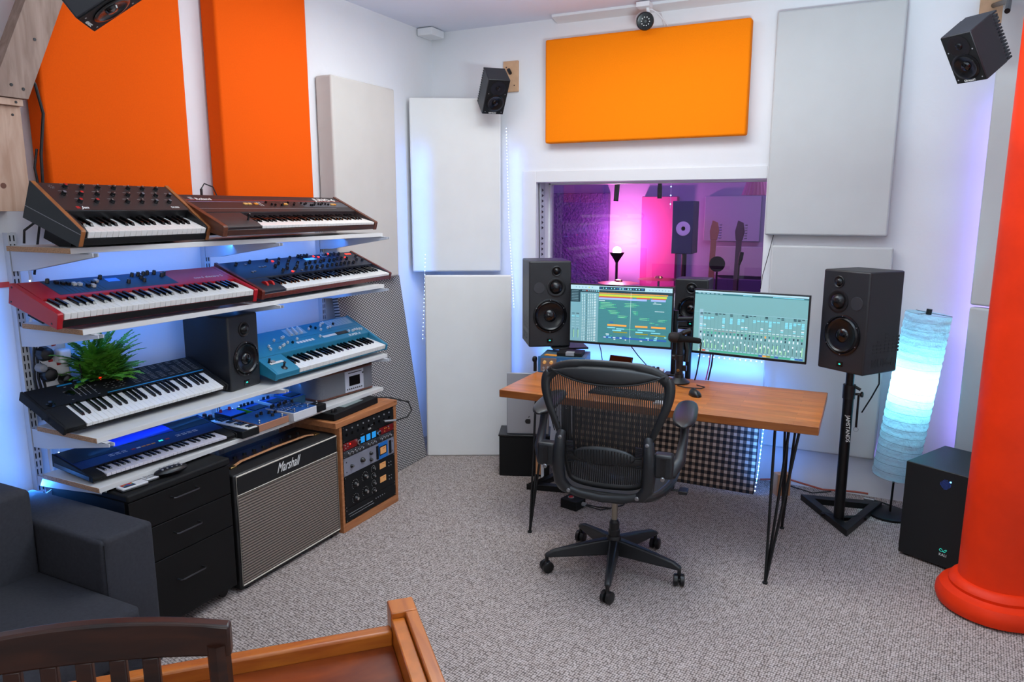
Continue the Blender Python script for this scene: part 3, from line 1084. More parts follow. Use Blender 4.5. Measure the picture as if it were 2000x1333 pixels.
def deco_white(p, W, L):
    dashes(p, .01, W - .01, L * .2, L * .9, 9, 6, m_ink, .5, .15, .3)
    dashes(p, .01, W - .01, L * .2, L * .95, 7, 5, m_blk, .55, .5, .3)


pedal('white-sided pedal with crowded blue top, right of the copper one', -2.585, 2.715, .185, .165, .046, m_pwhite, m_pb, .004,
      ((.1, .85), (.22, .9), (.35, .82), (.5, .9), (.62, .85), (.75, .9), (.9, .8)), ((.15, .1), (.75, .12)), deco=deco_white)
pedal('tiny black footswitch at the right end of the pedals', -2.535, 2.845, .07, .065, .034, m_blkm, m_blkm, 0, (), ((.5, .5),))
pedal('green-edged wedge pedal in the back row', -2.76, 2.645, .13, .115, .042, m_pgreen, m_pb, .008, ((.15, .9), (.35, .9), (.55, .9), (.8, .9)), (),
      deco=lambda p, W, L: p.box(.012, W - .012, .02, L * .6, .001, .004, m_pdk))
pedal('white wedge pedal in the back row, right of the green one', -2.76, 2.775, .12, .10, .046, m_pwhite, m_pb, .008, ((.3, .9), (.6, .9)), (),
      deco=lambda p, W, L: p.box(.012, W - .012, .02, L * .6, .001, .004, m_pdk))
pedal('teal-blue wedge pedal in the back row next to the radio', -2.76, 2.890, .13, .10, .052, mat('pedal_steelblue', '2C6080', .45), m_pb, .008, ((.2, .9), (.4, .9), (.6, .9), (.8, .9)), (),
      deco=lambda p, W, L: p.box(.012, W - .012, .02, L * .6, .001, .004, m_pdk))
pedal('black pedal with red-capped knobs behind the mini keys', -2.80, 2.525, .11, .10, .040, m_pdk, m_pb, .006, ((.2, .8), (.75, .8)), (), mk=m_red)

# small key strip lying front to back beside the pedals
root = thing('mini_keyboard', 'tiny black controller keyboard lying front to back beside the pedals', 'keyboard', (-2.505, 2.318, SZ), (0, 0, -3))
b_ = MB()
b_.box(-.37, 0, 0, .098, 0, .034, m_blkm)
b_.build('case', root, bevel=.003)
kw = mk_template(MB().box(-.0085, .0085, .0, .058, .034, .038, m_key), 'white_key', bevel=.0006, seg=1)
kb_ = mk_template(MB().box(-.005, .005, .022, .058, .038, .043, m_blkg), 'black_key', bevel=.0006, seg=1)
for i in range(14):
    inst(kw, root, (-.014 - i * .0185, .034, 0), name='white_key')
    if i % 7 in (0, 1, 3, 4, 5) and i < 13:
        inst(kb_, root, (-.014 - (i + .5) * .0185, .034, 0), name='black_key')
t = knob_t('knob', .011, .02, m_blk, m_red)
for a, c in ((-.30, .03), (-.30, .07), (-.34, .03), (-.34, .07)):
    inst(t, root, (a, c, .034), name='knob')

# radio
root = thing('radio', 'grey cloth radio with wooden top and white front panel with screen', 'radio', (-2.612, 2.962, SZ + .004), (0, 0, 84.5))
m_rcloth = mat('radio_cloth', '6A6A6E', .95, bump=(900, .6, .001), noise=(500, .5))
b_ = MB()
rw, rd, rh = .425, .25, .142
def rrect(x0, x1, y0, y1, r, n=6):
    pts = []
    for cx_, cy_, a0 in ((x1 - r, y0 + r, -90), (x1 - r, y1 - r, 0), (x0 + r, y1 - r, 90), (x0 + r, y0 + r, 180)):
        for i in range(n + 1):
            a = R(a0 + 90 * i / n)
            pts.append((cx_ + r * math.cos(a), cy_ + r * math.sin(a)))
    return pts
MB().prism(rrect(0, rw, 0, rd, .035), .010, rh - .010, m_rcloth, 'z').build('cloth_body', root)
MB().prism(rrect(-.002, rw + .002, -.002, rd + .002, .037), rh - .010, rh, m_walcheek, 'z').build('wooden_top', root, bevel=.002)
MB().prism(rrect(-.002, rw + .002, -.002, rd + .002, .037), .0, .010, m_walcheek, 'z').build('wooden_base', root, bevel=.002)
p = MB()
m_rp = mat('radio_plate', 'B9B9C2', .5)
p.box(.185, .330, -.004, .02, .012, rh - .012, m_rp)
p.box(.21, .315, -.005, -.004, rh - .026, rh - .021, m_blk)
p.box(.215, .300, -.005, -.004, .045, .10, m_blkg)
p.box(.318, .326, -.008, -.004, rh - .04, rh - .032, m_blk)
for i in range(8):
    p.cyl((.20 + i * .016, -.004, .028), .0045, .002, m_blk, 'y', 10)
p.build('front_panel', root, bevel=.001)

# remotes on the cabinet
def remote(label, x, y, z, yaw, L, W, H, m, mtop, btn, stack=False):
    root = thing('remote_control', label, 'remote control', (x, y, z), (0, 0, yaw))
    MB().box(0, L, 0, W, 0, H * .45, m_blk).build('underside', root, bevel=.002)
    MB().box(.001, L - .001, .001, W - .001, H * .45, H, m).build('shell', root, bevel=.003)
    q = MB()
    btn(q, L, W, H)
    q.build('buttons', root)
    return root


def btn1(q, L, W, H):
    cs = [m_red, m_orb, m_pgreen, m_pb, mat('violet_btn', '5A3A8A', .5)]
    for i in range(8):
        for j in range(4):
            q.box(L * .12 + i * L * .055, L * .12 + i * L * .055 + L * .045, W * .15 + j * W * .18, W * .15 + j * W * .18 + W * .14, H, H + .0015, (m_red if j == 3 else m_pb if j == 1 else m_blk if j == 0 else cs[i % 5]))


def btn2(q, L, W, H):
    for i in range(4):
        for j in range(3):
            q.box(L * .12 + i * L * .2, L * .12 + i * L * .2 + L * .13, W * .15 + j * W * .27, W * .15 + j * W * .27 + W * .18, H, H + .0015, m_dim)


remote('white flat remote with coloured buttons on the black drawer unit', -2.475, 1.700, .6455, 84, .105, .05, .016, m_pwhite, None, btn1)
remote('small white remote with grey buttons behind the coloured one', -2.488, 1.812, .6455, 84, .055, .045, .014, m_pwhite, None, btn2)
root = thing('remote_control', 'chunky black oval remote on the black drawer unit', 'remote control', (-2.49, 1.925, .6455), (0, 0, 82))
MB().sphere((0, 0, .017), .017, m_blk, sc=(4.2, 1.9, 1.0)).build('shell', root)
q = MB()
for i in range(-2, 3):
    for j in (-1, 1):
        q.cyl((i * .020, j * .010, .027), .004, .007, m_dim, 'z', 8)
q.build('buttons', root)

# ------------------------------------------------------------------ drawer unit
root = thing('drawer_unit', 'black three-drawer filing unit on castors beside the sofa', 'drawer unit', (-2.44, 1.69, 0))
D_, W_, H_ = .46, .485, .645
b_ = MB()
b_.box(-D_, -.020, 0, .018, .05, H_ - .03, m_blkm)
b_.box(-D_, -.020, W_ - .018, W_, .05, H_ - .03, m_blkm)
b_.box(-D_, -D_ + .012, .018, W_ - .018, .05, H_ - .03, m_blkm)
b_.box(-D_, -.020, 0, W_, .05, .065, m_blkm)
b_.build('carcass', root)
MB().box(-D_, .004, -.002, W_ + .002, H_ - .03, H_, m_blkm).build('top_board', root, bevel=.008, seg=3)
for (z0, z1, hz) in ((.485, .612, .575), (.338, .481, .425), (.055, .334, .225)):
    d = MB().box(-.019, 0, .003, W_ - .003, z0, z1, mat('drawer_black', '090909', .55, spec=.25)).build('drawer', root, bevel=.0015)
    h = MB()
    h.tube([(0, .185, hz), (.022, .185, hz), (.028, .192, hz), (.028, .298, hz), (.022, .305, hz), (0, .305, hz)], .0032, mat('dark_steel', '505054', .35, metal=.9), 8)
    h.build('handle', d)
ct = mk_template(MB().cyl((-.011, 0, .023), .023, .022, m_blk, 'x', 18).box(-.014, .014, -.01, .012, .028, .05, m_blk), 'caster')
for x, y in ((-.06, .03), (-.06, .45), (-.42, .03), (-.42, .45)):
    inst(ct, root, (x, y, 0), name='caster')

# ------------------------------------------------------------------ guitar amplifier
m_grille, nt, b = nodes_of('grille_cloth', 0.9)
tc = N(nt, 'ShaderNodeTexCoord')
wv = N(nt, 'ShaderNodeTexWave', p_bands_direction='Z', Scale=24.0, Distortion=0.6, Detail=2.0)
wv.inputs['Detail Scale'].default_value = 6
nt.links.new(tc.outputs['Object'], wv.inputs['Vector'])
rg = ramp(nt, [(0.25, '4E443E'), (0.75, 'A39284')])
nt.links.new(wv.outputs['Fac'], rg.inputs[0])
no = N(nt, 'ShaderNodeTexNoise', Scale=260.0)
nt.links.new(tc.outputs['Object'], no.inputs['Vector'])
mx = N(nt, 'ShaderNodeMix', p_data_type='RGBA', p_blend_type='MULTIPLY')
mx.inputs[0].default_value = .6
nt.links.new(rg.outputs[0], mx.inputs[6])
nt.links.new(no.outputs['Color'], mx.inputs[7])
nt.links.new(mx.outputs[2], b.inputs['Base Color'])
m_tolex = mat('tolex', '0E0E0F', .55, bump=(260, .5, .001))
m_pipe = mat('cream_piping', 'CFC6B8', .6)
root = thing('guitar_amplifier', 'black combo guitar amplifier with grey-brown grille cloth and cream piping', 'guitar amplifier', (-2.44, 2.195, 0))
AW, AH, AD = .685, .555, .28
b_ = MB()
b_.prism([(-AD, .012), (-.004, .012), (-.004, AH - .005), (-.03, AH), (-AD, AH)], 0, AW, m_tolex, 'y')
b_.build('cabinet', root, bevel=.008, seg=3)
MB().box(-.008, .003, .014, AW - .014, AH - .095, AH - .014, mat('fascia_black', '0B0C0C', .5)).build('fascia', root, bevel=.002)
MB().box(-.008, .002, .014, AW - .014, .038, AH - .103, m_grille).build('grille', root, bevel=.002)
q = MB()
z0, z1, z2 = .034, AH - .099, AH - .010
for za, zb in ((z0, z1), (z1, z2)):
    q.tube([(.002, .010, za), (.002, AW - .010, za), (.002, AW - .010, zb), (.002, .010, zb)], .0035, m_pipe, 6, closed=True)
q.build('piping', root)
q = MB()
q.text('Marshall', .066, m_ink, XY((.0035, .25, AH - .072), (0, 1, 0), (0, 0, 1), (1, 0, 0)), shear=.55, bold=.0006, sx=.66)
q.build('script_logo', root)
h = MB()
h.tube([(-.085, .08, AH + .004), (-.085, .12, AH + .014), (-.085, .34, AH + .018), (-.085, .55, AH + .014), (-.085, .60, AH + .004)], .009, mat('woven_strap', 'B07A52', .8, bump=(300, .8, .002)), 8, flat=((0, 0, 1), .45))
h.build('handle', root)
q = MB()
q.box(-.10, -.07, .05, .085, AH, AH + .008, m_brass)
q.box(-.10, -.07, .60, .635, AH, AH + .008, m_brass)
q.build('handle_cap', root, bevel=.002)
q = MB()
q.box(-.22, -.11, .04, AW - .04, AH, AH + .003, mat('amp_panel', '3A2A1E', .4, metal=.5))
for i in range(9):
    q.lathe([(.010, 0), (.009, .012)], m_blk, (-.165, .10 + i * .06, AH + .003), seg=12)
q.build('control_plate', root)
q = MB()
for x, y in ((-.03, .05), (-.03, AW - .05), (-.24, .05), (-.24, AW - .05)):
    q.cyl((x, y, 0), .014, .013, m_rub)
q.build('feet', root)

# ------------------------------------------------------------------ rack
RX, RY, RW, RH = -2.43, 2.89, .50, .615
root = thing('equipment_rack', 'low wooden equipment rack of audio units standing on the carpet', 'equipment rack', (RX, RY, 0))
b_ = MB()
RD = .42
b_.box(-RD, 0, 0, .018, 0, RH - .03, m_rackw)
b_.box(-RD, 0, RW - .022, RW, 0, RH - .03, m_rackw)
b_.box(-RD, -RD + .012, .018, RW - .022, 0.045, RH - .03, m_rackw)
b_.box(-RD, 0.0, .018, RW - .022, 0, .045, m_rackw)
b_.build('wood_case', root, bevel=.0015)
MB().box(-RD, .006, -.035, RW + .004, RH - .03, RH, m_rackw).build('wood_top', root, bevel=.002)
q = MB()
for y in (.0185, RW - .038):
    q.box(-.018, -.006, y, y + .016, .05, RH - .032, m_blkmet)
    z = .06
    while z < RH - .04:
        q.cyl((-.006, y + .008, z), .003, .0015, m_steel, 'x', 8)
        z += .02223
q.build('rack_rail', root)
Y0, Y1 = .024, RW - .028
UW = Y1 - Y0


def unit(name, label, z0, z1, m, deco, dep=.25, cat='audio unit'):
    r_ = thing(name, label, cat, (RX, RY, 0))
    MB().box(-.0045, -.0005, Y0, Y1, z0 + .001, z1 - .001, m).build('face_plate', r_, bevel=.001)
    MB().box(-dep, -.0045, Y0 + .02, Y1 - .02, z0 + .003, z1 - .003, m_blkm).build('chassis', r_)
    q_ = MB()
    # decoration plane: x' = +Y, y' = +Z, z' = +X
    q_.T = XY((-.0004, Y0, z0), (0, 1, 0), (0, 0, 1), (1, 0, 0))
    for a in (.006, UW - .006):
        for c in (.008, z1 - z0 - .008):
            q_.cyl((a, c, 0), .003, .002, m_steel, seg=8)
    kn = deco(q_, UW, z1 - z0, r_)
    q_.build('controls', r_)
    return r_


def kput(t, r_, z0, a, c, rz=0):
    M = XY((0, Y0 + a, z0 + c), (0, 1, 0), (0, 0, 1), (1, 0, 0))
    inst(t, r_, M=M @ Matrix.Rotation(R(rz), 4, 'Z'), name='knob')


k_small = knob_t('knob', .006, .010, m_blk, m_steel)
k_silver = knob_t('knob', .0075, .013, m_chrome, m_steel)
k_big = knob_t('knob', .013, .018, m_blk, m_chrome, r2=.010)
k_mid = knob_t('knob', .009, .015, m_blk, m_chrome, r2=.007)


def d1(q, W, H, r_):
    for i in range(9):
        q.cyl((.03 + i * .047, H - .022, 0), .0045, .003, m_dim, seg=10)
        q.cyl((.03 + i * .047, H - .05, 0), .008, .002, m_blkg, seg=14)
    q.text('UDR', .014, m_ink, Matrix.Translation((W * .47, H * .18, .0006)))
    q.box(W * .33, W * .38, .008, .0095, 0, .001, m_dim)
    q.box(W * .53, W * .60, H * .40, H * .42, 0, .001, m_dim)
    q.cyl((.36, .028, 0), .009, .006, m_chrome, seg=14)


unit('patch_unit', 'black two-row patch unit at the top of the wooden rack', .490, .580, m_blkm, d1)


def d2(q, W, H, r_):
    q.box(.0, .115, .002, H - .002, 0, .0008, mat('unit_red', '7A0E10', .4))
    q.box(.31, W - .002, .002, H - .002, 0, .0008, MATS['unit_red'])
    for x in (.145, .195, .245):
        q.box(x, x + .034, .005, H - .004, 0, .0015, mat('cyan_meter', '2488C8', .4, emit='1E88D0', es=.7))
    for x, y, m in ((.055, .028, m_ledr), (.015, .03, m_dim), (.018, .014, m_dim), (.035, .02, m_dim), (.035, .035, m_dim), (.36, .03, m_orb), (.375, .03, m_orb), (.36, .014, m_orb), (.40, .02, m_orb), (.395, .032, m_dim)):
        q.cyl((x, y, 0), .0035, .003, m, seg=10)
    for x in (.12, .300):
        q.lathe([(.015, 0), (.014, .012), (.011, .014)], m_chrome, (x, H / 2, 0), seg=20)
        q.cyl((x, H / 2, .014), .010, .001, m_blk, seg=20)


unit('channel_strip', 'red and cyan audio unit with two chrome dials, second in the rack', .446, .489, m_blkm, d2)


def d3(q, W, H, r_):
    for i in range(14):
        if i in (5, 9):
            continue
        kput(k_silver, r_, .406, .04 + i * .0285, H * .48)
    for i in range(12):
        q.cyl((.03 + i * .035, H - .006, 0), .002, .002, m_dim, seg=8)


unit('equalizer', 'slim dark audio unit with a row of small silver knobs', .406, .445, m_dkgrey, d3)
m_greyface = mat('grey_face', '83838E', .5)


def d4(q, W, H, r_):
    for a, c, t in ((.06, .045, k_mid), (.15, .05, k_big), (.225, .065, k_mid), (.225, .028, k_mid)):
        kput(t, r_, .306, a, c)
    q.box(.295, .385, .003, H - .003, 0, .001, mat('blue_face', '1C70C0', .45))
    q.box(.305, .372, .025, .075, .001, .003, m_blkm)
    q.box(.312, .365, .030, .070, .003, .0035, mat('meter_amber', 'D89C60', .5, emit='E09850', es=.15))
    q.box(.335, .355, .058, .061, .0036, .0038, m_red)
    for x in (.278, .398):
        q.box(x, x + .016, .012, H - .012, 0, .006, m_blkm)
    for a in (.02, .43):
        for c in (.02, .075):
            q.cyl((a, c, 0), .004, .001, m_blk, seg=8)


unit('compressor', 'grey audio compressor with blue meter section and black knobs', .306, .405, m_greyface, d4)


def d5(q, W, H, r_):
    for a, c, t in ((.085, .115, k_big), (.17, .13, k_big), (.085, .035, k_big), (.17, .045, k_big), (.245, .15, k_mid), (.245, .108, k_mid), (.245, .065, k_mid), (.245, .022, k_mid)):
        kput(t, r_, .125, a, c)
        rr_ = .026 if t is k_big else .017
        for i in range(11):
            an = R(-135 + 27 * i + 90)
            q.cyl((a + math.cos(an) * rr_, c + math.sin(an) * rr_, 0), .0014, .0008, m_ink, seg=6)
    for z in (.045, .125):
        q.box(.305, .36, z, z + .034, 0, .0015, MATS['meter_amber'])
        q.box(.33, .35, z + .024, z + .026, .0016, .002, m_red)
    for a in (.39, .41):
        for c in (.04, .06, .12, .14):
            q.cyl((a, c, 0), .003, .003, m_dim, seg=8)


unit('compressor', 'tall black dual compressor with two amber meters and silver-tipped knobs', .125, .305, m_blkm, d5)


def d6(q, W, H, r_):
    q.box(.02, .23, .040, .0415, 0, .002, m_dim)
    q.box(.03, .24, .025, .0265, 0, .002, m_dim)
    for i in range(5):
        q.cyl((.26 + i * .02, .045, 0), .003, .003, m_dim, seg=8)


unit('patch_unit', 'black patch unit with silver lines at the bottom of the rack', .050, .124, m_blkm, d6, .10)

# device on top of the rack and its looping cable
root = thing('desktop_recorder', 'flat black audio device with grey screen on top of the wooden rack', 'audio device', (-2.455, 2.885, RH + .001), (0, 0, 3))
MB().box(-.27, 0, 0, .40, 0, .038, m_blkm).build('case', root, bevel=.004)
MB().box(-.22, -.03, .13, .30, .038, .0395, mat('grey_screen', '6C7A78', .3)).build('screen', root)
q = MB()
for y in (.02, .045):
    q.lathe([(.009, 0), (.008, .016), (.006, .018)], m_blk, (-.025, y, .038), seg=14)
q.build('knobs', root)
tag(MB().tube([(-2.50, 3.287, .645), (-2.44, 3.34, .640), (-2.37, 3.43, .60), (-2.355, 3.44, .55), (-2.36, 3.40, .52), (-2.385, 3.33, .515)], .0045, m_cable).tube([(-2.39, 3.33, .515), (-2.43, 3.274, .518)], .007, m_steel).build('audio_cable'),
    'black cable looping from the rack top into the patch unit', 'cable')

# ------------------------------------------------------------------ power strip, plugs, fern
root = thing('power_strip', 'white multi-socket power strip with red switches, upright behind the fern', 'power strip', (-2.935, 1.765, 1.045), (4, 0, 0))
MB().box(0, .035, -.055, .055, -.165, .165, m_white).build('body', root, bevel=.006)
q = MB()
for y, z in ((.005, .125), (-.018, .065), (.012, .045), (.015, -.035)):
    q.box(.035, .040, y - .008, y + .008, z - .005, z + .005, m_red)
q.build('switches', root, bevel=.001)


def plug(label, y, z, m, r=.030):
    o = MB().lathe([(r, 0), (r * 1.02, .012), (r * .85, .034), (r * .4, .04)], m, (-2.899, y, z), 'x', 10).build('power_plug', bevel=.002)
    tag(o, label, 'plug', 'plugs in the power strip')
    return o


plug('black plug, uppermost in the power strip', 1.715, 1.142, m_blk)
plug('black plug in the power strip below the uppermost one', 1.722, 1.058, m_blk)
plug('black plug at the foot of the power strip by the fern', 1.785, 1.025, m_blk, .024)
plug('pale grey plug at the left edge of the power strip', 1.695, 1.09, m_dim, .018)
o = MB().box(-2.899, -2.85, 1.755, 1.802, 1.097, 1.152, m_white).build('usb_charger', bevel=.010, seg=3)
tag(o, 'white square charger plugged into the power strip', 'charger')
tag(MB().tube([(-2.848, 1.795, 1.12), (-2.835, 1.815, 1.11), (-2.84, 1.825, 1.04), (-2.85, 1.82, .95), (-2.86, 1.82, .875)], .003, m_cable).build('charger_cable'), 'thin black cable hanging from the white charger', 'cable')
rc = random.Random(2)
for k in range(3):
    pts = [(-2.92 + rc.uniform(-.01, .02), 1.70 + .012 * k, 1.24 - .02 * k), (-2.91, 1.69 + .012 * k, 1.15), (-2.90, 1.675 + .015 * k, 1.05), (-2.91, 1.69 + .02 * k, .95), (-2.92, 1.70 + .02 * k, .875)]
    tag(MB().tube(pts, .005, m_cable).build('power_cable'), ('leftmost', 'middle', 'rightmost')[k] + ' of three black cables hanging beside the power strip', 'cable', 'cable tangle by the power strip')
tag(MB().tube([(-2.925, 1.715, 1.53), (-2.92, 1.72, 1.42), (-2.925, 1.715, 1.30), (-2.93, 1.70, 1.26), (-2.922, 1.70, 1.15), (-2.915, 1.72, 1.02), (-2.915, 1.72, .89), (-2.92, 1.71, .80), (-2.92, 1.715, .62)], .007, m_white).build('white_cable'),
    'thick white cable running down the left shelf upright', 'cable')

m_leaf, nt, b = nodes_of('fern_leaf', 0.5)
oi = N(nt, 'ShaderNodeTexCoord')
no = N(nt, 'ShaderNodeTexNoise', Scale=14.0)
nt.links.new(oi.outputs['Object'], no.inputs['Vector'])
rg = ramp(nt, [(0.3, '2C6A1C'), (0.7, '78C23C')])
nt.links.new(no.outputs['Fac'], rg.inputs[0])
nt.links.new(rg.outputs[0], b.inputs['Base Color'])
b.inputs['Subsurface Weight'].default_value = 0


def frond(mb, base, az, L, droop, lift, rnd):
    pts = []
    n = 15
    p = Vector(base)
    el = lift
    for i in range(n + 1):
        pts.append(p.copy())
        d = Vector((math.cos(az) * math.cos(el), math.sin(az) * math.cos(el), math.sin(el)))
        p = p + d * (L / n)
        el -= droop / n
    mb.tube(pts, [.0015] * len(pts), m_leaf, 4)
    for i in range(2, n + 1):
        t = i / n
        ll = .030 * math.sin(PI * (t * .85 + .12)) + .004
        tg = (pts[min(i, n)] - pts[i - 1]).normalized()
        side = tg.cross(Vector((0, 0, 1)))
        if side.length < .1:
            side = Vector((1, 0, 0))
        side.normalize()
        for s in (-1, 1):
            for off in (0, .5):
                c = pts[i] - tg * (L / n) * off
                dr = (side * s + tg * .35 + Vector((0, 0, rnd.uniform(-.3, .15)))).normalized()
                wv_ = tg * .0062
                tip = c + dr * ll
                mid = c + dr * ll * .5
                mb.add([tuple(c), tuple(mid + wv_), tuple(tip), tuple(mid - wv_)], [(0, 1, 2, 3)], m_leaf)


root = thing('potted_fern', 'bushy green fern in a dark pot behind the black keyboard', 'potted plant', (-2.88, 1.915, .871))
MB().lathe([(.040, 0), (.055, .08), (.058, .085), (.052, .085), (.048, .078)], m_blkm, seg=24).build('pot', root)
f = MB()
rf = random.Random(11)
for k in range(80):
    frond(f, (rf.uniform(-.01, .02), rf.uniform(-.04, .04), .08), rf.uniform(-1.7, 1.7), rf.uniform(.14, .22), rf.uniform(.6, 1.6), rf.uniform(.95, 1.5), rf)
for k in range(60):
    frond(f, (rf.uniform(-.01, .02), rf.uniform(-.04, .03), .10), rf.uniform(-1.75, 1.75), rf.uniform(.18, .28), rf.uniform(.5, 1.4), rf.uniform(1.3, 1.56), rf)
for k in range(12):
    frond(f, (-.01, -.05, .06), rf.uniform(-1.8, -1.2), rf.uniform(.13, .19), rf.uniform(.5, 1.1), rf.uniform(.2, .6), rf)
f.build('foliage', root, solid=False)

tag(MB().tube([(-2.86, 2.50, 1.567), (-2.86, 2.50, 1.79)], .006, m_blk).tube([(-2.86, 2.50, 1.79), (-2.86, 2.52, 1.815), (-2.85, 2.56, 1.80), (-2.85, 2.60, 1.72)], .003, m_cable).build('instrument_cable'), 'black cable and plug sticking up behind the long brown synthesizer', 'cable')
tag(MB().tube([(-2.84, 1.66, 1.573), (-2.83, 1.66, 1.62), (-2.80, 1.70, 1.66), (-2.74, 1.80, 1.69)], .0045, m_cable).build('instrument_cable'), 'black cable rising from the top shelf under the leftmost synthesizer', 'cable')
# led string on the left upright and along the shelf backs
def led_string(label, pts, n, r=.0035):
    root = thing('led_string', label, 'string lights')
    MB().tube(pts, .0016, m_white, 5).build('wire', root)
    q = MB()
    P = [Vector(p) for p in pts]
    seg = [(P[i + 1] - P[i]).length for i in range(len(P) - 1)]
    tot = sum(seg)
    for k in range(n):
        d = tot * (k + .5) / n
        i = 0
        while d > seg[i]:
            d -= seg[i]
            i += 1
        c = P[i].lerp(P[i + 1], d / seg[i])
        q.sphere(tuple(c), r, m_ledw, seg=8)
    o = q.build('bulbs', root)
    o['kind'] = 'stuff'
    return root


led_string('blue-white led string wound down the left shelf upright', [(-2.90, 1.70, 1.55), (-2.925, 1.715, 1.40), (-2.905, 1.73, 1.29), (-2.92, 1.73, 1.0), (-2.90, 1.735, .90), (-2.90, 1.76, .80), (-2.90, 1.725, .70), (-2.90, 1.72, .60), (-2.90, 1.66, .58), (-2.90, 1.58, .60)], 22)
led_string('blue-white led string lying along the back of the lowest shelf', [(-2.91, 1.72, .683), (-2.90, 1.80, .683), (-2.92, 1.95, .685), (-2.925, 2.4, .684), (-2.92, 2.9, .684)], 26)
led_string('blue-white led string along the back of the second shelf', [(-2.90, 1.72, 1.282), (-2.90, 1.80, 1.282), (-2.925, 2.2, 1.283), (-2.92, 3.3, 1.283)], 26)

# ------------------------------------------------------------------ shelf speaker / sofa are below
# ------------------------------------------------------------------ sofa
m_sofa = mat('sofa_fabric', '36363B', .95, spec=.2, bump=(420, .5, .001), noise=(90, .10))
root = thing('sofa', 'dark grey fabric sofa cropped by the left edge', 'sofa', (-2.95, .45, 0))


def cushion(name, x0, x1, y0, y1, z0, z1, bev, puff=0.0, par=root):
    """box with crowned faces"""
    n = 12
    bm = bmesh.new()
    bmesh.ops.create_cube(bm, size=1)
    bmesh.ops.subdivide_edges(bm, edges=bm.edges[:], cuts=n, use_grid_fill=True)
    for v in bm.verts:
        x, y, z = v.co * 2
        k = (1 - x * x) * (1 - y * y)
        c = v.co.copy()
        c.z += math.copysign(puff * (1 - x * x) * (1 - y * y), z) if abs(z) > .99 else 0
        c.x += math.copysign(puff * .5 * (1 - z * z) * (1 - y * y), x) if abs(x) > .99 else 0
        v.co = Vector(((x0 + x1) / 2 + c.x * (x1 - x0), (y0 + y1) / 2 + c.y * (y1 - y0), (z0 + z1) / 2 + c.z * (z1 - z0)))
    me = bpy.data.meshes.new(name)
    bm.to_mesh(me)
    bm.free()
    me.materials.append(m_sofa)
    me.polygons.foreach_set('use_smooth', [True] * len(me.polygons))
    o = bpy.data.objects.new(name, me)
    COL.objects.link(o)
    o.parent = par
    md = o.modifiers.new('bevel', 'BEVEL')
    md.width = bev
    md.segments = 5
    md.limit_method = 'ANGLE'
    md.angle_limit = R(60)
    return o


cushion('armrest', .01, .705, .995, 1.195, .06, .605, .018, .02)
cushion('backrest', .0, .22, .0, .99, .06, .60, .03, .02)
cushion('back_cushion', .12, .36, .02, .99, .40, .735, .045, .10)
cushion('seat_cushion', .24, .88, .02, .992, .26, .425, .035, .10)
cushion('seat_base', .10, .80, .0, .99, .06, .258, .015, .0)
q = MB()
q.tube([(.706, 1.005, .59), (.708, 1.0, .3), (.706, 1.0, .08)], .0012, m_blkm, 5)
q.build('seam', root)
q = MB()
for x, y in ((.06, .05), (.66, .05), (.06, 1.15), (.66, 1.15)):
    q.cyl((x, y, 0), .02, .06, m_blk)
q.build('feet', root)

# ------------------------------------------------------------------ foreground table and chair
root = thing('wooden_table', 'glossy orange-brown wooden table corner with raised edge boards', 'table', (-.924, 1.332, 0), (0, 0, -45))
m_lvar = mat('light_varnish', 'B8641C', .28, noise=(30, .15))
m_xvar = wood('varnished_wood_cross', '96481A', 'C07026', 'Y', 0.8, 0.28, grain=7)
MB().box(.061, .42, -.028, 0, .70, .80, m_table).build('edge_board', root, bevel=.003)
MB().box(.061, .42, -.060, -.029, .70, .787, m_lvar).build('inner_board', root, bevel=.003)
MB().box(.046, .080, -1.0, -.0605, .69, .767, m_xvar).build('front_rail', root, bevel=.006)
MB().box(.0, .060, -.060, .0, .0, .80, m_table).build('corner_post', root, bevel=.003)
MB().box(.0805, .42, -1.0, -.0605, .70, .735, m_table2).build('table_top', root, bevel=.002)
MB().box(.355, .415, -.98, -.92, 0, .70, m_table).build('table_leg', root, bevel=.003)
MB().box(.355, .415, -.06, .0, 0, .70, m_table).build('table_leg', root, bevel=.003)
MB().box(.05, .11, -.98, -.92, 0, .69, m_table).build('table_leg', root, bevel=.003)

root = thing('wooden_chair', 'dark wooden chair with slatted back in the near left corner', 'chair', (-1.003, .589, 0), (0, 0, 37.5))
q = MB()
def railpoly(z0, z1, w=.215, th=.022, bow=.022, arch=.012):
    n = 12
    vs, fs = [], []
    for i in range(n + 1):
        t = -1 + 2 * i / n
        x = t * w
        y = bow * (1 - t * t)
        za = z1 + arch * (1 - t * t)
        vs += [(x, y, z0), (x, y + th, z0), (x, y + th, za), (x, y, za)]
    for i in range(n):
        a, b2 = i * 4, i * 4 + 4
        for k in range(4):
            fs.append((a + k, a + (k + 1) % 4, b2 + (k + 1) % 4, b2 + k))
    fs += [(0, 1, 2, 3), (n * 4 + 3, n * 4 + 2, n * 4 + 1, n * 4)]
    return vs, fs
q.add(*railpoly(1.030, 1.080), m_dkwood)
q.build('top_rail', root, bevel=.004)
MB().add(*railpoly(.950, .972, w=.195, arch=0), m_dkwood).build('middle_rail', root, bevel=.003)
MB().add(*railpoly(.58, .62, w=.195, arch=0), m_dkwood).build('lower_rail', root, bevel=.003)
for t in (-.75, -.5, -.25, 0, .25, .5):
    x = t * .19
    y = .022 * (1 - t * t)
    MB().box(x - .012, x + .012, y + .004, y + .016, .62, 1.030, m_dkwood).build('back_slat', root, bevel=.002)
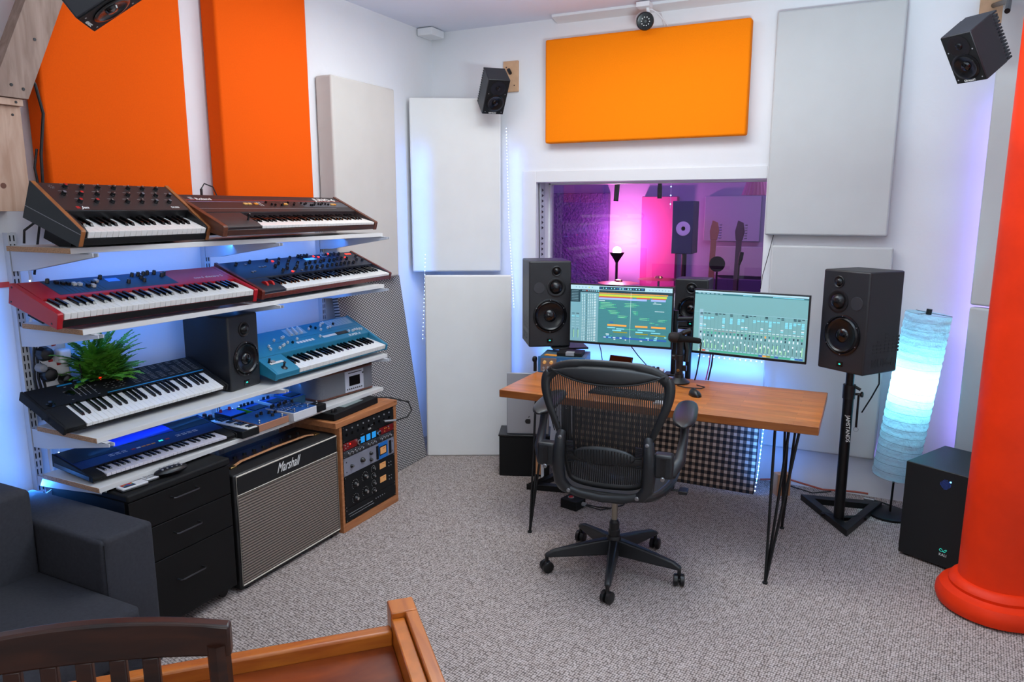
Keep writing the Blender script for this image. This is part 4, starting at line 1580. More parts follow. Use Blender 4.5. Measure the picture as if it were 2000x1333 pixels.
for s in (-1, 1):
    MB().tube([(s * .195, .012, 1.05), (s * .198, .014, .90), (s * .195, .03, .6), (s * .19, .05, .45), (s * .185, .02, .2), (s * .185, -.01, 0)], .017, m_dkwood, 8).build('rear_leg', root)
    MB().tube([(s * .20, .44, .43), (s * .20, .44, 0)], .018, m_dkwood, 8).build('front_leg', root)
MB().box(-.21, .21, .06, .46, .43, .46, mat('red_leather', '7A2A28', .45)).build('seat', root, bevel=.01)
# ------------------------------------------------------------------ desk
root = thing('desk', 'butcher-block wooden desk on black hairpin legs in the room centre', 'desk', (-.973, 3.411, 0), (0, 0, .6))
MB().box(-.793, .793, 0, .695, .706, .746, m_desk).build('desktop', root, bevel=.003)


def hairpin(fx, fy, tops):
    q = MB()
    q.cyl((fx, fy, 0), .012, .008, m_rub)
    for (a, b2) in tops:
        q.tube([(fx + (a - fx) * .015, fy + (b2 - fy) * .015, .008), (a, b2, .704)], .0065, m_blkmet, 8)
    xs = [t[0] for t in tops]
    ys = [t[1] for t in tops]
    q.box(min(xs) - .01, max(xs) + .01, min(ys) - .01, max(ys) + .01, .701, .7055, m_blkmet)
    q.build('leg', root)


hairpin(.618, -.085, [(.605, .05), (.71, .05), (.66, .15)])
hairpin(-.582, -.06, [(-.60, .05), (-.53, .05), (-.60, .15)])
hairpin(.622, .575, [(.60, .56), (.665, .56), (.63, .45)])
hairpin(-.582, .60, [(-.60, .60), (-.53, .60), (-.60, .50)])

# ------------------------------------------------------------------ studio speakers
def ring_driver(q, cx_, cz, r, m_out=m_blk, flat=False, dome=.33):
    """driver in the plane y=0 looking to -y"""
    if flat:
        q.lathe([(r, .001), (r * .96, .0016), (.0005, .0016)], m_out, (cx_, 0, cz), 'y', 28)
        return
    q.lathe([(r, .0), (r, .004), (r * .93, .006), (r * .90, .006), (r * .86, .0035), (r * .80, .0045), (r * .74, .001), (r * .70, -.003), (r * .45, -.018 * r / .06), (r * dome, -.022 * r / .06)], m_out, (cx_, 0, cz), 'y', 40, cap=False)
    q.lathe([(r * dome, -.022 * r / .06), (r * dome * .9, -.012 * r / .06), (r * dome * .5, -.006 * r / .06), (.0005, -.004 * r / .06)], m_blkg if dome < .5 else m_cone, (cx_, 0, cz), 'y', 24, cap=False)


def studio_speaker(name, label, loc, rot, W, D, H, drivers, mirror=1, side=None, badge=True, group=None):
    root = thing(name, label, 'speaker', loc, rot, group)
    # cabinet with round holes approximated by recess rings: front plate set forward of a dark recess
    b_ = MB()
    b_.box(-W / 2, W / 2, .001, D, 0, H, m_spk)
    b_.build('cabinet', root, bevel=.009, seg=3)
    for (nm, u, v, r, kind) in drivers:
        q = MB()
        cx_ = -W / 2 + (u if mirror == 1 else 1 - u) * W
        cz = H * (1 - v)
        if kind == 'port':
            q.lathe([(r, .0005), (r * .97, .0018), (.0005, .0018)], m_dkgrey, (cx_, 0.001, cz), 'y', 28)
        elif kind == 'dome':
            q.lathe([(r, -.0005), (r, .0035), (r * .9, .005), (r * .72, .003), (r * .66, .001)], m_blk, (cx_, 0.001, cz), 'y', 32, cap=False)
            q.lathe([(r * .68, .001), (r * .55, r * .30), (r * .3, r * .45), (.0005, r * .5)], m_cone, (cx_, 0.001, cz), 'y', 24, cap=False)
        else:
            q.lathe([(r, -.0005), (r, .0045), (r * .95, .0065), (r * .90, .0065), (r * .87, .003), (r * .80, .0105), (r * .73, .0045), (r * .71, .0035), (r * .34, .0012)], m_cone, (cx_, 0.001, cz), 'y', 44, cap=False)
            q.lathe([(r * .36, .001), (r * .33, .006), (r * .2, .012), (.0005, .014)], m_blkg, (cx_, 0.001, cz), 'y', 24, cap=False)
            for k in range(6):
                a = PI / 6 + k * PI / 3
                q.lathe([(.003, .006), (.0028, .0075)], m_steel, (cx_ + math.cos(a) * r * .93, 0, cz + math.sin(a) * r * .93), 'y', 8)
        q.build(nm, root)
    if badge:
        q = MB()
        cz = H * (1 - .925)
        q.box(-.017, .017, -.0015, .002, cz - .012, cz + .012, m_blkg)
        q.box(-.006, .006, -.0022, -.0015, cz - .002, cz + .001, m_ledc)
        q.box(-.004, .004, -.0022, -.0015, cz + .003, cz + .0045, m_ledc)
        q.build('display', root)
    if side:
        # slots pattern and lettering on one flank
        q = MB()
        sgn = 1 if side == 'R' else -1
        xs = sgn * (W / 2 + .0004)
        M = XY((xs, D * .04 if sgn > 0 else D * .96, .0), (0, sgn, 0), (0, 0, 1), (sgn, 0, 0))
        q.T = M
        cols_ = [3, 4, 3, 6, 4, 5, 5, 4, 3]
        for i, n in enumerate(cols_[:7]):
            for k in range(n):
                q.box(.05 + i * .030, .05 + i * .030 + .023, .105 + k * .018, .105 + k * .018 + .011, 0, .0006, m_blk)
        q.build('side_slots', root)
        q = MB()
        q.T = M
        q.text('MUM-8', .062, m_blk, Matrix.Translation((.045, .035, .0004)), sx=.95, bold=.0008)
        q.build('side_lettering', root)
    return root


DR3 = [('tweeter', .65, .115, .031, 'dome'), ('midrange', .64, .305, .058, 'dome'), ('port_cover', .24, .31, .034, 'port'), ('woofer', .50, .635, .104, 'cone')]
studio_speaker('studio_speaker', 'black three-way studio speaker on a stand at the left end of desk', (-1.760, 4.063, .868), (0, 0, 33.3), .257, .303, .522, DR3, 1, 'L', group=None)
studio_speaker('studio_speaker', 'black three-way studio speaker on a stand at the right, blue-lit side', (-.139, 4.008, .886), (0, 0, -35.1), .267, .262, .511, DR3, -1, 'R')
DR2 = [('tweeter', .5, .19, .035, 'dome'), ('woofer', .5, .62, .080, 'cone')]
studio_speaker('studio_speaker', 'smaller black studio speaker half hidden between the two monitors', (-1.016, 4.52, .975), (0, 0, 2), .205, .17, .30, DR2, 1)
studio_speaker('studio_speaker', 'black studio speaker on the third shelf between two keyboards', (-2.612, 2.465, .8705), (0, 0, 94.5), .195, .27, .348, [('tweeter', .52, .20, .036, 'dome'), ('woofer', .53, .60, .082, 'cone')], 1)


def speaker_stand(label, px, py, ztop, tri, plate=True):
    root = thing('speaker_stand', label, 'speaker stand', (px, py, 0))
    q = MB()
    P = [Vector((a - px, b2 - py, 0)) for a, b2 in tri]
    cen = (P[0] + P[1] + P[2]) / 3
    I = [cen + (v - cen) * .66 for v in P]
    vs = [tuple(v + Vector((0, 0, z))) for z in (0, .036) for v in P + I]
    fs = []
    for i in range(3):
        j = (i + 1) % 3
        fs += [(i, j, j + 3, i + 3), (i + 6, i + 9, j + 9, j + 6), (i, i + 6, j + 6, j), (i + 3, j + 3, j + 9, i + 9)]
    q.add(vs, fs, m_blkmet)
    mid = (P[0] + P[2]) / 2
    for s in (P[0].lerp(P[1], .5), P[1].lerp(P[2], .5)):
        q.tube([(0, 0, .03), (s.x, s.y, .02)], .016, m_blkmet, 6)
    q.tube([(0, 0, .03), (mid.x, mid.y, .02)], .016, m_blkmet, 6)
    q.build('base', root, bevel=.002)
    MB().cyl((0, 0, .01), .027, ztop * .83, m_blkmet, seg=24).build('lower_pole', root)
    MB().cyl((0, 0, ztop * .80), .021, ztop * .20 - .012, m_blkmet, seg=20).build('upper_pole', root)
    q = MB()
    q.cyl((0, 0, ztop * .80), .032, .075, m_blk, seg=20)
    q.tube([(.03, 0, ztop * .83), (.06, 0, ztop * .83)], .007, m_blk, 8)
    q.lathe([(.012, 0), (.015, .004), (.015, .012), (.010, .016)], m_blk, (.055, 0, ztop * .83), 'x', 10)
    q.tube([(.02, -.005, ztop * .88), (.055, -.01, ztop * .86)], .008, m_blk, 8)
    q.build('clamp_collar', root)
    q = MB()
    q.tube([(.048, -.01, ztop * .83), (.048, -.01, ztop * .63)], .006, m_blk, 8)
    ring = [(.048 + .012 * math.cos(a), -.01, ztop * .615 + .012 * math.sin(a)) for a in [PI / 5 * k for k in range(10)]]
    q.tube(ring, .0012, m_steel, 5, closed=True)
    q.build('locking_pin', root)
    if plate:
        q = MB()
        q.box(-.11, .11, -.11, .11, ztop - .012, ztop - .001, m_blkmet)
        q.build('top_plate', root, bevel=.002).rotation_euler = (0, 0, R(-35 if px > -1 else 33))
    q = MB()
    q.T = XY((-.0035, -.0275, ztop * .70), (0.06, 0, -1), (1, 0, .06), (0, -1, 0))
    q.text('JAMSTANDS', .027, m_ink, Matrix.Identity(4), shear=0, bold=.0004, sx=1.0)
    o = q.build('printed_name', root)
    return root


speaker_stand('black triangular-base speaker stand under the right studio speaker', -.089, 4.20, .884, [(-.308, 4.463), (-.04, 4.03), (.125, 4.55)])
speaker_stand('black speaker stand under the left studio speaker, behind desk leg', -1.70, 4.20, .866, [(-1.83, 3.885), (-1.42, 3.98), (-1.70, 4.36)])
root = thing('speaker_stand', 'thin black pole stand behind the desk under the middle speaker', 'speaker stand', (-1.035, 4.60, 0))
MB().cyl((0, 0, .008), .018, .955, m_blkmet).build('pole', root)
MB().box(-.14, .14, -.13, .06, 0, .012, m_blkmet).build('base', root, bevel=.003)
MB().box(-.10, .08, -.08, .06, .962, .974, m_blkmet).build('top_plate', root, bevel=.002)

# ------------------------------------------------------------------ monitors
def em(name, h, s=1.0):
    return mat(name, h, .4, emit=h, es=s)


def monitor(label, loc, rot, W, H, draw):
    root = thing('monitor', label, 'monitor', loc, rot)
    b_ = MB()
    b_.box(-W / 2, W / 2, 0.0, .018, 0, H, m_blk)
    b_.box(-W * .30, W * .30, .018, .045, H * .2, H * .75, m_blk)
    b_.build('casing', root, bevel=.003)
    s = MB()
    bz = .008
    sw_, sh_ = W - 2 * bz, H - 2 * bz - .006
    s.T = XY((-sw_ / 2, -.0005, bz + .006), (1, 0, 0), (0, 0, 1), (0, -1, 0))
    Q = {}

    def rect(u0, u1, v0, v1, m, k=1):
        """u to the right, v down, both 0..1; k = layer"""
        z = .0002 * k
        s.quad((u0 * sw_, (1 - v1) * sh_, z), (u1 * sw_, (1 - v1) * sh_, z), (u1 * sw_, (1 - v0) * sh_, z), (u0 * sw_, (1 - v0) * sh_, z), m)
    draw(rect)
    s.build('screen', root, solid=False)
    a = MB()
    a.box(-.05, .05, .046, .056, H * .35, H * .65, m_blkmet)
    a.tube([(0, .056, H * .5), (.0, .12, H * .5)], .018, m_blkmet)
    a.build('mount_plate', root)
    return root


SS = .62
s_bg = em('ui_teal', '3F7E83', SS)
s_bg2 = em('ui_teal_dark', '2F6A70', SS)
s_hdr = em('ui_header', 'A9CBD4', SS)
s_side = em('ui_side', '6F9FA8', SS)
s_side2 = em('ui_side2', '8DB2BB', SS)
s_dark = em('ui_dark', '1E3A44', SS)
s_or = em('ui_orange', 'E8A248', SS)
s_ye = em('ui_yellow', 'B9C83C', SS)
s_re = em('ui_red', 'C8503C', SS)
s_la = em('ui_lavender', '9AB0E8', SS)
s_gr = em('ui_green', '3FA888', SS)
s_cy = em('ui_cyan', '7FD4E4', SS)
s_bl = em('ui_blue', '2C5CA8', SS)
s_ol = em('ui_olive', '8A8C30', SS)
s_wh = em('ui_white', 'D8EEF0', SS)
s_lg = em('ui_lightgreen', 'A4DCA8', SS)
s_gg = em('ui_greygreen', '6FA0A2', SS)


def draw_left(r):
    g = random.Random(4)
    r(0, 1, 0, 1, s_bg, 0)
    r(0, 1, 0, .075, s_hdr)
    r(.29, .74, .015, .065, s_dark, 2)
    for i in range(16):
        x = .30 + i * .027
        r(x, x + g.uniform(.008, .022), .03, .05, s_cy if i % 3 else s_bl, 3)
    for i in range(6):
        r(.05 + i * .033, .062 + i * .033, .03, .045, s_ye if i == 4 else s_side, 2)
    for i in range(7):
        r(.78 + i * .03, .79 + i * .03, .035, .05, s_side, 2)
    r(0, .285, .075, 1, s_side, 1)
    r(0, .10, .08, .30, s_dark, 2)
    for i in range(7):
        r(.01, .08, .10 + i * .028, .106 + i * .028, s_side2, 3)
    r(.10, 1, .075, .125, s_dark, 2)
    for i in range(9):
        r(.12 + i * .02, .13 + i * .02, .085, .105, s_re if i == 2 else s_cy if i > 6 else s_side2, 3)
    for i in range(30):
        v = .15 + i * .028
        r(.115, .27, v, v + .001, s_dark, 2)
        for k in range(7):
            r(.12 + k * .02, .128 + k * .02 + (.012 if k == 6 else 0), v + .006, v + .018, s_wh if k != 2 else s_dark, 3)
    for i in range(2):
        for k in range(6):
            r(.015 + i * .045, .045 + i * .045, .50 + k * .05, .512 + k * .05, s_dark if k == 0 else s_cy if k == 1 else s_side2, 2)
        r(.028 + i * .045, .032 + i * .045, .76, .94, s_dark, 2)
        r(.034 + i * .045, .040 + i * .045, .80, .94, s_lg, 2)
    for i in range(30):
        v = .245 + i * .024
        r(.285, 1, v, v + .0012, s_bg2, 2)
    x0 = .288
    r(x0, .96, .115, .135, s_or, 2)
    r(x0, .95, .145, .180, s_ye, 2)
    r(x0, .62, .182, .200, s_re, 2)
    r(.66, .79, .182, .200, s_re, 2)
    r(.81, .94, .182, .200, s_re, 2)
    r(x0, .76, .203, .235, s_la, 2)
    r(.80, .94, .203, .235, s_la, 2)
    for (a, b_, v) in ((.30, .42, .285), (.30, .46, .31), (.30, .44, .335), (.30, .47, .36), (.54, .66, .285), (.55, .69, .31), (.54, .66, .335), (.29, .36, .385), (.38, .48, .42), (.39, .5, .445), (.40, .49, .47),
                       (.62, .68, .42), (.63, .68, .445), (.64, .68, .47), (.48, .58, .505), (.48, .57, .53), (.69, .79, .525), (.69, .79, .55), (.87, .96, .54), (.87, .94, .565), (.79, .84, .60), (.85, .88, .62)):
        r(a, b_, v, v + .014, s_gr, 3)
        r(a + .01, b_ - .02, v + .004, v + .008, s_lg, 4)
    for (a, b_, v) in ((.82, .90, .27), (.84, .93, .40), (.29, .35, .255), (.83, .85, .25)):
        r(a, b_, v, v + .007, s_wh, 3)
    for (a, b_) in ((.38, .57), (.655, .775), (.81, .95)):
        r(a, b_, .665, .695, s_or, 3)
    for (a, b_, v, m) in ((.38, .46, .715, s_cy), (.47, .55, .73, s_cy), (.55, .66, .73, s_gr), (.68, .85, .73, s_cy), (.43, .52, .76, s_cy), (.66, .73, .77, s_cy), (.81, .90, .77, s_cy), (.44, .58, .79, s_ol), (.66, .78, .80, s_ol),
                          (.80, .95, .81, s_ol), (.40, .44, .62, s_bl)):
        r(a, b_, v, v + .018, m, 3)
    r(.34, .96, .885, .915, s_bl, 3)
    for i in range(26):
        x = .34 + g.random() * .6
        r(x, x + g.uniform(.01, .04), .83 + g.random() * .11, 0, s_cy, 4) if False else None
        v = .835 + .028 * g.randrange(4)
        r(x, x + g.uniform(.01, .035), v, v + .016, g.choice((s_gr, s_cy, s_wh, s_bl)), 4)
    r(.605, .607, .10, .97, s_wh, 5)


def draw_right(r):
    g = random.Random(9)
    r(0, 1, 0, 1, s_gg, 0)
    r(0, 1, 0, .028, s_hdr)
    r(0, 1, .028, .055, s_bg2, 1)
    for i in range(6):
        r(.03 + i * .04, .055 + i * .04, .036, .044, s_hdr, 2)
    r(.44, .52, .036, .046, s_cy, 2)
    r(.70, .96, .036, .046, s_cy, 2)
    r(0, 1, .34, .345, s_side2, 2)
    r(.05, .085, .30, 1, s_side2, 1)
    n = 27
    for i in range(n):
        u = .055 + i * .0345
        r(u - .001, u, .36, .97, s_bg2, 2)
        if g.random() < .5:
            for k in range(g.randrange(1, 3)):
                r(u + .004, u + .028, .355 + k * .02, .368 + k * .02, s_dark, 3)
        for k in range(g.choice((0, 1, 1, 2, 4))):
            r(u + .004, u + .028, .42 + k * .024, .438 + k * .024, s_cy, 3)
        if g.random() < .3:
            r(u + .004, u + .026, .54, .555, s_wh, 3)
            r(u + .004, u + .026, .565, .58, s_cy, 3)
        r(u + .003, u + .028, .61, .618, s_wh, 3)
        r(u + .003, u + .028, .64, .644, s_re if 3 < i < 10 else s_lg, 3)
        r(u + .009, u + .022, .66, .69, g.choice((s_bg2, s_gr, s_dark)) if i != 17 else s_or, 3)
        r(u + .010, u + .021, .705, .74, g.choice((s_wh, s_dark, s_wh)), 3)
        r(u + .010, u + .013, .77, .93, s_dark, 3)
        v = g.uniform(.78, .87)
        r(u + .006, u + .017, v, v + .03, s_wh, 4)
        if g.random() < .6:
            r(u + .019, u + .025, g.uniform(.79, .88), .93, s_lg, 3)
        r(u + .004, u + .026, .945, .955, s_hdr, 3)
        r(u, u + .033, .965, .99, (s_lg if i == 0 else s_re if i == 1 else s_hdr if i == 2 else s_or if i == 17 else s_bl if i in (16, 25) else s_gr if i < 16 else g.choice((s_gr, s_bl, s_cy, s_ol))), 3)


monitor('left monitor showing a colourful multitrack arrangement', (-1.323, 4.067, .909), (-.7, 0, 3.4), .615, .356, draw_left)
monitor('right monitor showing a mixer page with many faders', (-.603, 4.059, .902), (-1.2, 0, -6.2), .613, .36, draw_right)
root = thing('monitor_stand', 'black double monitor arm rising from the back of desk', 'monitor arm', (-1.02, 4.085, .7465))
q = MB()
q.tube([(0, .075, 0), (0, .075, .38)], .017, m_blkmet, 12)
q.build('pole', root)
MB().box(-.05, .05, .03, .115, 0, .012, m_blkmet).build('clamp', root, bevel=.002)
q = MB()
q.tube([(0, .075, .33), (-.14, .15, .335), (-.303, .165, .34)], .014, m_blkmet, 10)
q.build('arm', root)
q = MB()
q.tube([(0, .075, .33), (.2, .15, .335), (.41, .165, .33)], .014, m_blkmet, 10)
q.build('arm', root)

# ------------------------------------------------------------------ microphone on a short heavy stand
root = thing('microphone_stand', 'short thick black desk stand holding a microphone in front of monitors', 'microphone stand', (-.945, 3.985, .7465))
MB().lathe([(.058, 0), (.060, .008), (.050, .016), (.028, .032), (.026, .05)], m_blk, seg=32).build('base', root)
q = MB()
q.cyl((0, 0, .05), .021, .20, m_blk, seg=20)
q.cyl((0, 0, .13), .028, .03, m_blk, seg=20)
q.cyl((0, 0, .245), .025, .035, m_blk, seg=20)
q.lathe([(.013, 0), (.013, .02)], m_blk, (-.04, 0, .145), 'x', 12)
q.box(-.045, -.02, -.008, .008, .135, .158, m_blk)
q.cyl((0, -.021, .075), .008, .006, m_brass, 'y', 12)
q.box(.018, .04, -.01, .01, .07, .10, m_blk)
q.build('column', root, bevel=.001)
q = MB()
q.tube([(0, 0, .27), (.02, -.01, .285), (.055, .0, .30)], .014, m_blk, 10)
q.tube([(.02, .02, .25), (.035, .02, .18), (.03, .02, .12)], .017, m_blk, 8)
q.build('joint', root)
root = thing('microphone', 'black dynamic microphone pointing left above the desk stand', 'microphone', (-.975, 3.955, 1.005), (0, 8, 25))
MB().lathe([(.002, -.030), (.018, -.027), (.027, -.016), (.030, 0), (.029, .012), (.026, .020)], mat('mic_grille', '2A2422', .6, metal=.5, bump=(900, .9, .001)), (0, 0, 0), 'x', 24).build('grille', root)
MB().lathe([(.027, .019), (.028, .024), (.024, .03), (.018, .06), (.016, .14), (.012, .15)], m_blkm, (0, 0, 0), 'x', 20).build('body', root)
tag(MB().tube([(-.83, 3.98, .985), (-.84, 4.0, .9), (-.86, 4.04, .80), (-.875, 4.07, .752)], .004, m_cable).build('microphone_cable'), 'thin black cable falling to the desk right of the microphone stand', 'cable')
tag(MB().tube([(-.80, 4.09, .905), (-.805, 4.1, .84), (-.82, 4.1, .752)], .0035, mat('magenta_cable', '9A2A6A', .5)).build('monitor_cable'), 'magenta cable hanging below the right monitor', 'cable')
tag(MB().tube([(-.787, 4.10, .905), (-.792, 4.1, .84), (-.807, 4.1, .752)], .0045, m_cable).build('monitor_cable'), 'black cable beside the magenta one below the right monitor', 'cable')
tag(MB().tube([(-.84, 3.96, .7505), (-.79, 3.93, .7505), (-.80, 3.89, .7505), (-.88, 3.875, .7505), (-.93, 3.90, .7505)], .0028, m_cable).build('desk_cable'), 'thin black cable curled on the desk before the mic stand', 'cable')
tag(MB().tube([(-1.46, 4.10, .92), (-1.45, 4.12, .86), (-1.44, 4.12, .80), (-1.50, 4.13, .752)], .003, m_cable).build('monitor_cable'), 'short black cable hanging below the left monitor at its left', 'cable')
tag(MB().tube([(-1.27, 4.10, .92), (-1.22, 4.12, .85), (-1.17, 4.12, .80), (-1.16, 4.12, .75)], .003, m_cable).build('monitor_cable'), 'black cable curving below the middle of the left monitor', 'cable')
tag(MB().tube([(-1.70, 4.12, .87), (-1.74, 4.09, .80), (-1.79, 4.10, .70), (-1.80, 4.12, .5), (-1.78, 4.2, .3)], .003, m_cable).build('speaker_wire'), 'thin wire hanging from the left studio speaker behind the desk', 'cable')
tag(MB().tube([(.045, 4.15, .88), (.05, 4.2, .80), (.02, 4.3, .70), (-.02, 4.35, .60)], .004, m_cable).build('speaker_wire'), 'dark cable curving down from the right studio speaker', 'cable')

# mouse, keyboard, notebook
root = thing('computer_mouse', 'black ergonomic mouse on the desk right of the chair back', 'mouse', (-.80, 3.745, .7465), (0, 0, 28))
q = MB()
q.sphere((0, 0, .0), .05, m_blk, seg=24, sc=(.62, 1.12, .62))
o = q.build('shell', root)
for v in o.data.vertices:
    if v.co.z < 0:
        v.co.z = 0
    v.co.z += .006 * (1 if v.co.x < 0 else -.4) * min(1, v.co.z / .02)
q = MB()
q.cyl((-.003, .032, .022), .008, .006, m_rub, 'x', 14)
q.build('scroll_wheel', root)
root = thing('computer_keyboard', 'slim dark keyboard on the desk seen through the chair mesh', 'computer keyboard', (-1.11, 3.60, .7465), (0, 0, -2))
MB().box(-.20, .20, -.065, .065, 0, .012, m_blkm).build('case', root, bevel=.003)
kt = mk_template(MB().box(-.0075, .0075, -.0075, .0075, .012, .017, m_dkgrey), 'key', bevel=.001, seg=1)
for i in range(19):
    for j in range(5):
        inst(kt, root, (-.185 + i * .0205, -.048 + j * .024, 0), name='key')
tag(MB().box(-.945, -.885, 3.475, 3.60, .7465, .755, m_pwhite).build('notepad', bevel=.001), 'small white notepad on the desk beside the chair back', 'notepad')

# blue-edged preamp with a black box on top
root = thing('preamplifier', 'blue-framed desktop preamp with silver face and cream knobs', 'audio unit', (-1.62, 3.915, .7465), (0, 0, 12))
m_bluec = mat('blue_chassis', '1E5C8C', .4)
MB().box(-.135, .135, .006, .24, 0, .092, mat('preamp_top', '3E5664', .45)).build('case', root, bevel=.002)
q = MB()
q.box(-.140, .140, 0, .006, -.0002, .096, m_bluec)
q.box(-.125, -.03, -.001, 0, .008, .088, m_steel)
q.box(-.02, .125, -.001, 0, .008, .088, m_bluec)
q.box(-.005, .09, -.003, 0, .035, .075, m_pwhite)
q.build('face_plate', root, bevel=.001)
kc = MB()
kc.lathe([(.011, 0), (.010, .014), (.008, .016)], m_cream, (0, 0, 0), 'y', 16)
kc = mk_template(kc, 'knob')
for x, z in ((-.10, .062), (-.06, .062), (.105, .05)):
    inst(kc, root, (x, 0, z), name='knob')
kc = MB()
kc.lathe([(.007, 0), (.006, .012)], m_dim, (0, 0, 0), 'y', 12)
kc = mk_template(kc, 'knob')
for x, z in ((-.105, .030), (-.08, .030), (-.055, .030), (-.105, .012)):
    inst(kc, root, (x, 0, z), name='knob')
root = thing('adapter_box', 'small black box with metal clip lying on the blue preamp', 'adapter', (-1.60, 3.97, .8395), (0, 0, 12))
MB().box(-.07, .08, 0, .13, 0, .020, m_blkm).build('body', root, bevel=.003)
MB().box(-.015, .035, -.012, .03, .004, .026, m_dim).build('clip', root, bevel=.002)
tag(MB().box(-1.74, -1.665, 3.935, 3.97, .8395, .844, m_orb).build('orange_card', bevel=.001), 'thin orange card on the left end of the blue preamp', 'card')
root = thing('knob_clamp', 'black clamp knob on the left side of the blue preamp', 'clamp', (-1.785, 3.905, .7465))
MB().cyl((0, 0, 0), .010, .085, m_blk).build('post', root)
MB().lathe([(.016, 0), (.018, .004), (.018, .016), (.014, .02)], m_blk, (-.012, 0, .072), 'x', 10).build('knob', root)

# pale mixer with black knobs behind the chair back, phone on it
root = thing('desktop_controller', 'pale grey desktop mixer with black knobs behind the chair back', 'mixer', (-1.29, 3.93, .7465), (0, 0, -3))
MB().prism([(0, 0), (.15, 0), (.15, .055), (0, .022)], -.155, .235, m_pwhite, 'x').build('case', root, bevel=.003)
t = knob_t('knob', .009, .018, m_blk)
for x, y in ((-.145, .13), (-.04, .13), (.01, .13), (.13, .12), (.155, .12), (.18, .12), (.205, .12), (-.10, .07), (-.05, .07), (0, .07), (.05, .07)):
    inst(t, root, (x, y, .022 + y * .22), name='knob')
root = thing('smartphone', 'dark phone on a small dock behind the pale mixer', 'phone', (-1.335, 4.12, .765), (-22, 0, -8))
MB().box(-.075, .075, 0, .009, 0, .075, m_blkg).build('body', root, bevel=.004)
MB().box(-.035, .055, .011, .035, -.016, .05, m_pwhite).build('dock', root, bevel=.003)

# led string along the rear edge of the desk and under it
led_string('blue-white led string along the wall just above desk height', [(-1.0, 4.66, .775), (-.55, 4.66, .770)], 14, .004)
led_string('blue-white led string running down beside the gingham panel', [(-.535, 4.50, .66), (-.54, 4.46, .4), (-.55, 4.42, .15), (-.56, 4.40, .02)], 26, .004)
led_string('blue-white led string down the wall left of the corner panels', [(-2.80, 4.30, 1.40), (-2.79, 4.26, 1.1), (-2.785, 4.22, .8)], 22, .003)
led_string('blue-white led string down the right edge of the upper corner panel', [(-2.36, 4.665, 2.25), (-2.34, 4.665, 1.6), (-2.30, 4.665, 1.0)], 60, .003)

# ------------------------------------------------------------------ under the desk
root = thing('computer', 'silver computer back with black fruit logo under the desk', 'computer', (-1.95, 4.10, .278), (0, 0, 22))
MB().box(-.11, .16, 0, .012, 0, .40, mat('silver_alu', 'A8A8AC', .35, metal=.4)).build('shell', root, bevel=.005)
q = MB()
ap = []
for k in range(28):
    a = 2 * PI * k / 28
    rr2 = .019 * (1 + .06 * math.cos(2 * a)) * (1 - .18 * max(0, math.cos(a - PI / 2)) ** 6) * (1 - .10 * max(0, math.cos(a + PI / 2)) ** 8)
    if abs(((a + PI) % (2 * PI)) - PI) < .45:
        rr2 *= .78
    ap.append((rr2 * math.cos(a), rr2 * math.sin(a)))
q.prism([(x + .027, z + .085) for x, z in ap], -.0012, -.0002, m_blk, 'y')
q.prism([(.027, .108), (.034, .112), (.037, .120), (.030, .117)], -.0012, -.0002, m_blk, 'y')
q.build('logo', root)
root = thing('storage_box', 'black storage box on the carpet under the silver computer', 'box', (-1.95, 4.08, 0), (0, 0, 22))
MB().box(-.15, .17, 0, .20, 0, .265, m_blkm).build('body', root, bevel=.006)
MB().box(-.155, .175, -.005, .205, .2655, .277, m_blk).build('lid', root, bevel=.003)
def block(label, x, y, z0, sx, sy, sz, yaw, name='wood_block'):
    o = MB().box(-sx / 2, sx / 2, -sy / 2, sy / 2, 0, sz, m_block).build(name, bevel=.002)
    o.location = (x, y, z0)
    o.rotation_euler = (0, 0, R(yaw))
    tag(o, label, 'wood block')
    return o


block('pale wooden block standing on the floor behind the right desk legs', -.42, 4.50, 0, .085, .055, .135, 35)
root = thing('wood_bracket', 'wooden bracket hanging under the desk top at its right rear', 'wood bracket', (-.30, 4.02, .56))
MB().box(-.035, .03, 0, .02, 0, .145, m_block).build('board', root, bevel=.002)
MB().box(.03, .045, 0, .06, 0, .145, m_block).build('side_board', root, bevel=.002)
root = thing('wood_bracket', 'folded pale wooden bracket tied to the left desk leg', 'wood bracket', (-1.535, 3.42, .30))
MB().box(-.022, .010, .0, .015, 0, .145, m_block).build('board', root, bevel=.002)
MB().box(.012, .018, -.006, .02, -.01, .125, m_pwhite).build('pale_board', root, bevel=.001)

# floor switch, adapter, cables
root = thing('footswitch_box', 'small black floor box with red button and two cables', 'switch box', (-1.475, 3.765, 0), (0, 0, -12))
MB().box(-.055, .055, -.05, .05, 0, .055, m_blkm).build('body', root, bevel=.004)
MB().lathe([(.014, 0), (.013, .004), (.011, .006)], m_red, (-.015, .0, .055)).lathe([(.018, -.0005), (.018, .002)], m_dim, (-.015, 0, .055)).build('button', root)
MB().cyl((.055, .015, .028), .012, .022, m_dim, 'x').build('socket', root)
tag(MB().tube([(-1.393, 3.765, .028), (-1.33, 3.80, .012), (-1.27, 3.83, .006), (-1.22, 3.90, .006), (-1.22, 4.1, .006)], .004, m_cable).build('floor_cable'), 'black floor cable running back from the red-button box', 'cable')
tag(MB().tube([(-1.393, 3.748, .030), (-1.31, 3.77, .010), (-1.25, 3.82, .0155), (-1.27, 3.88, .006), (-1.33, 4.02, .006)], .004, m_cable).build('floor_cable'), 'second black floor cable crossing the one from the red-button box', 'cable')
root = thing('power_adapter', 'black rounded power adapter on the carpet below the gingham panel', 'power adapter', (-1.115, 4.24, 0), (0, 0, -10))
MB().box(-.07, .08, -.045, .045, 0, .07, m_blk).build('body', root, bevel=.015, seg=3)
MB().lathe([(.020, 0), (.018, .03)], m_blkg, (.08, 0, .04), 'x', 16).build('plug', root)
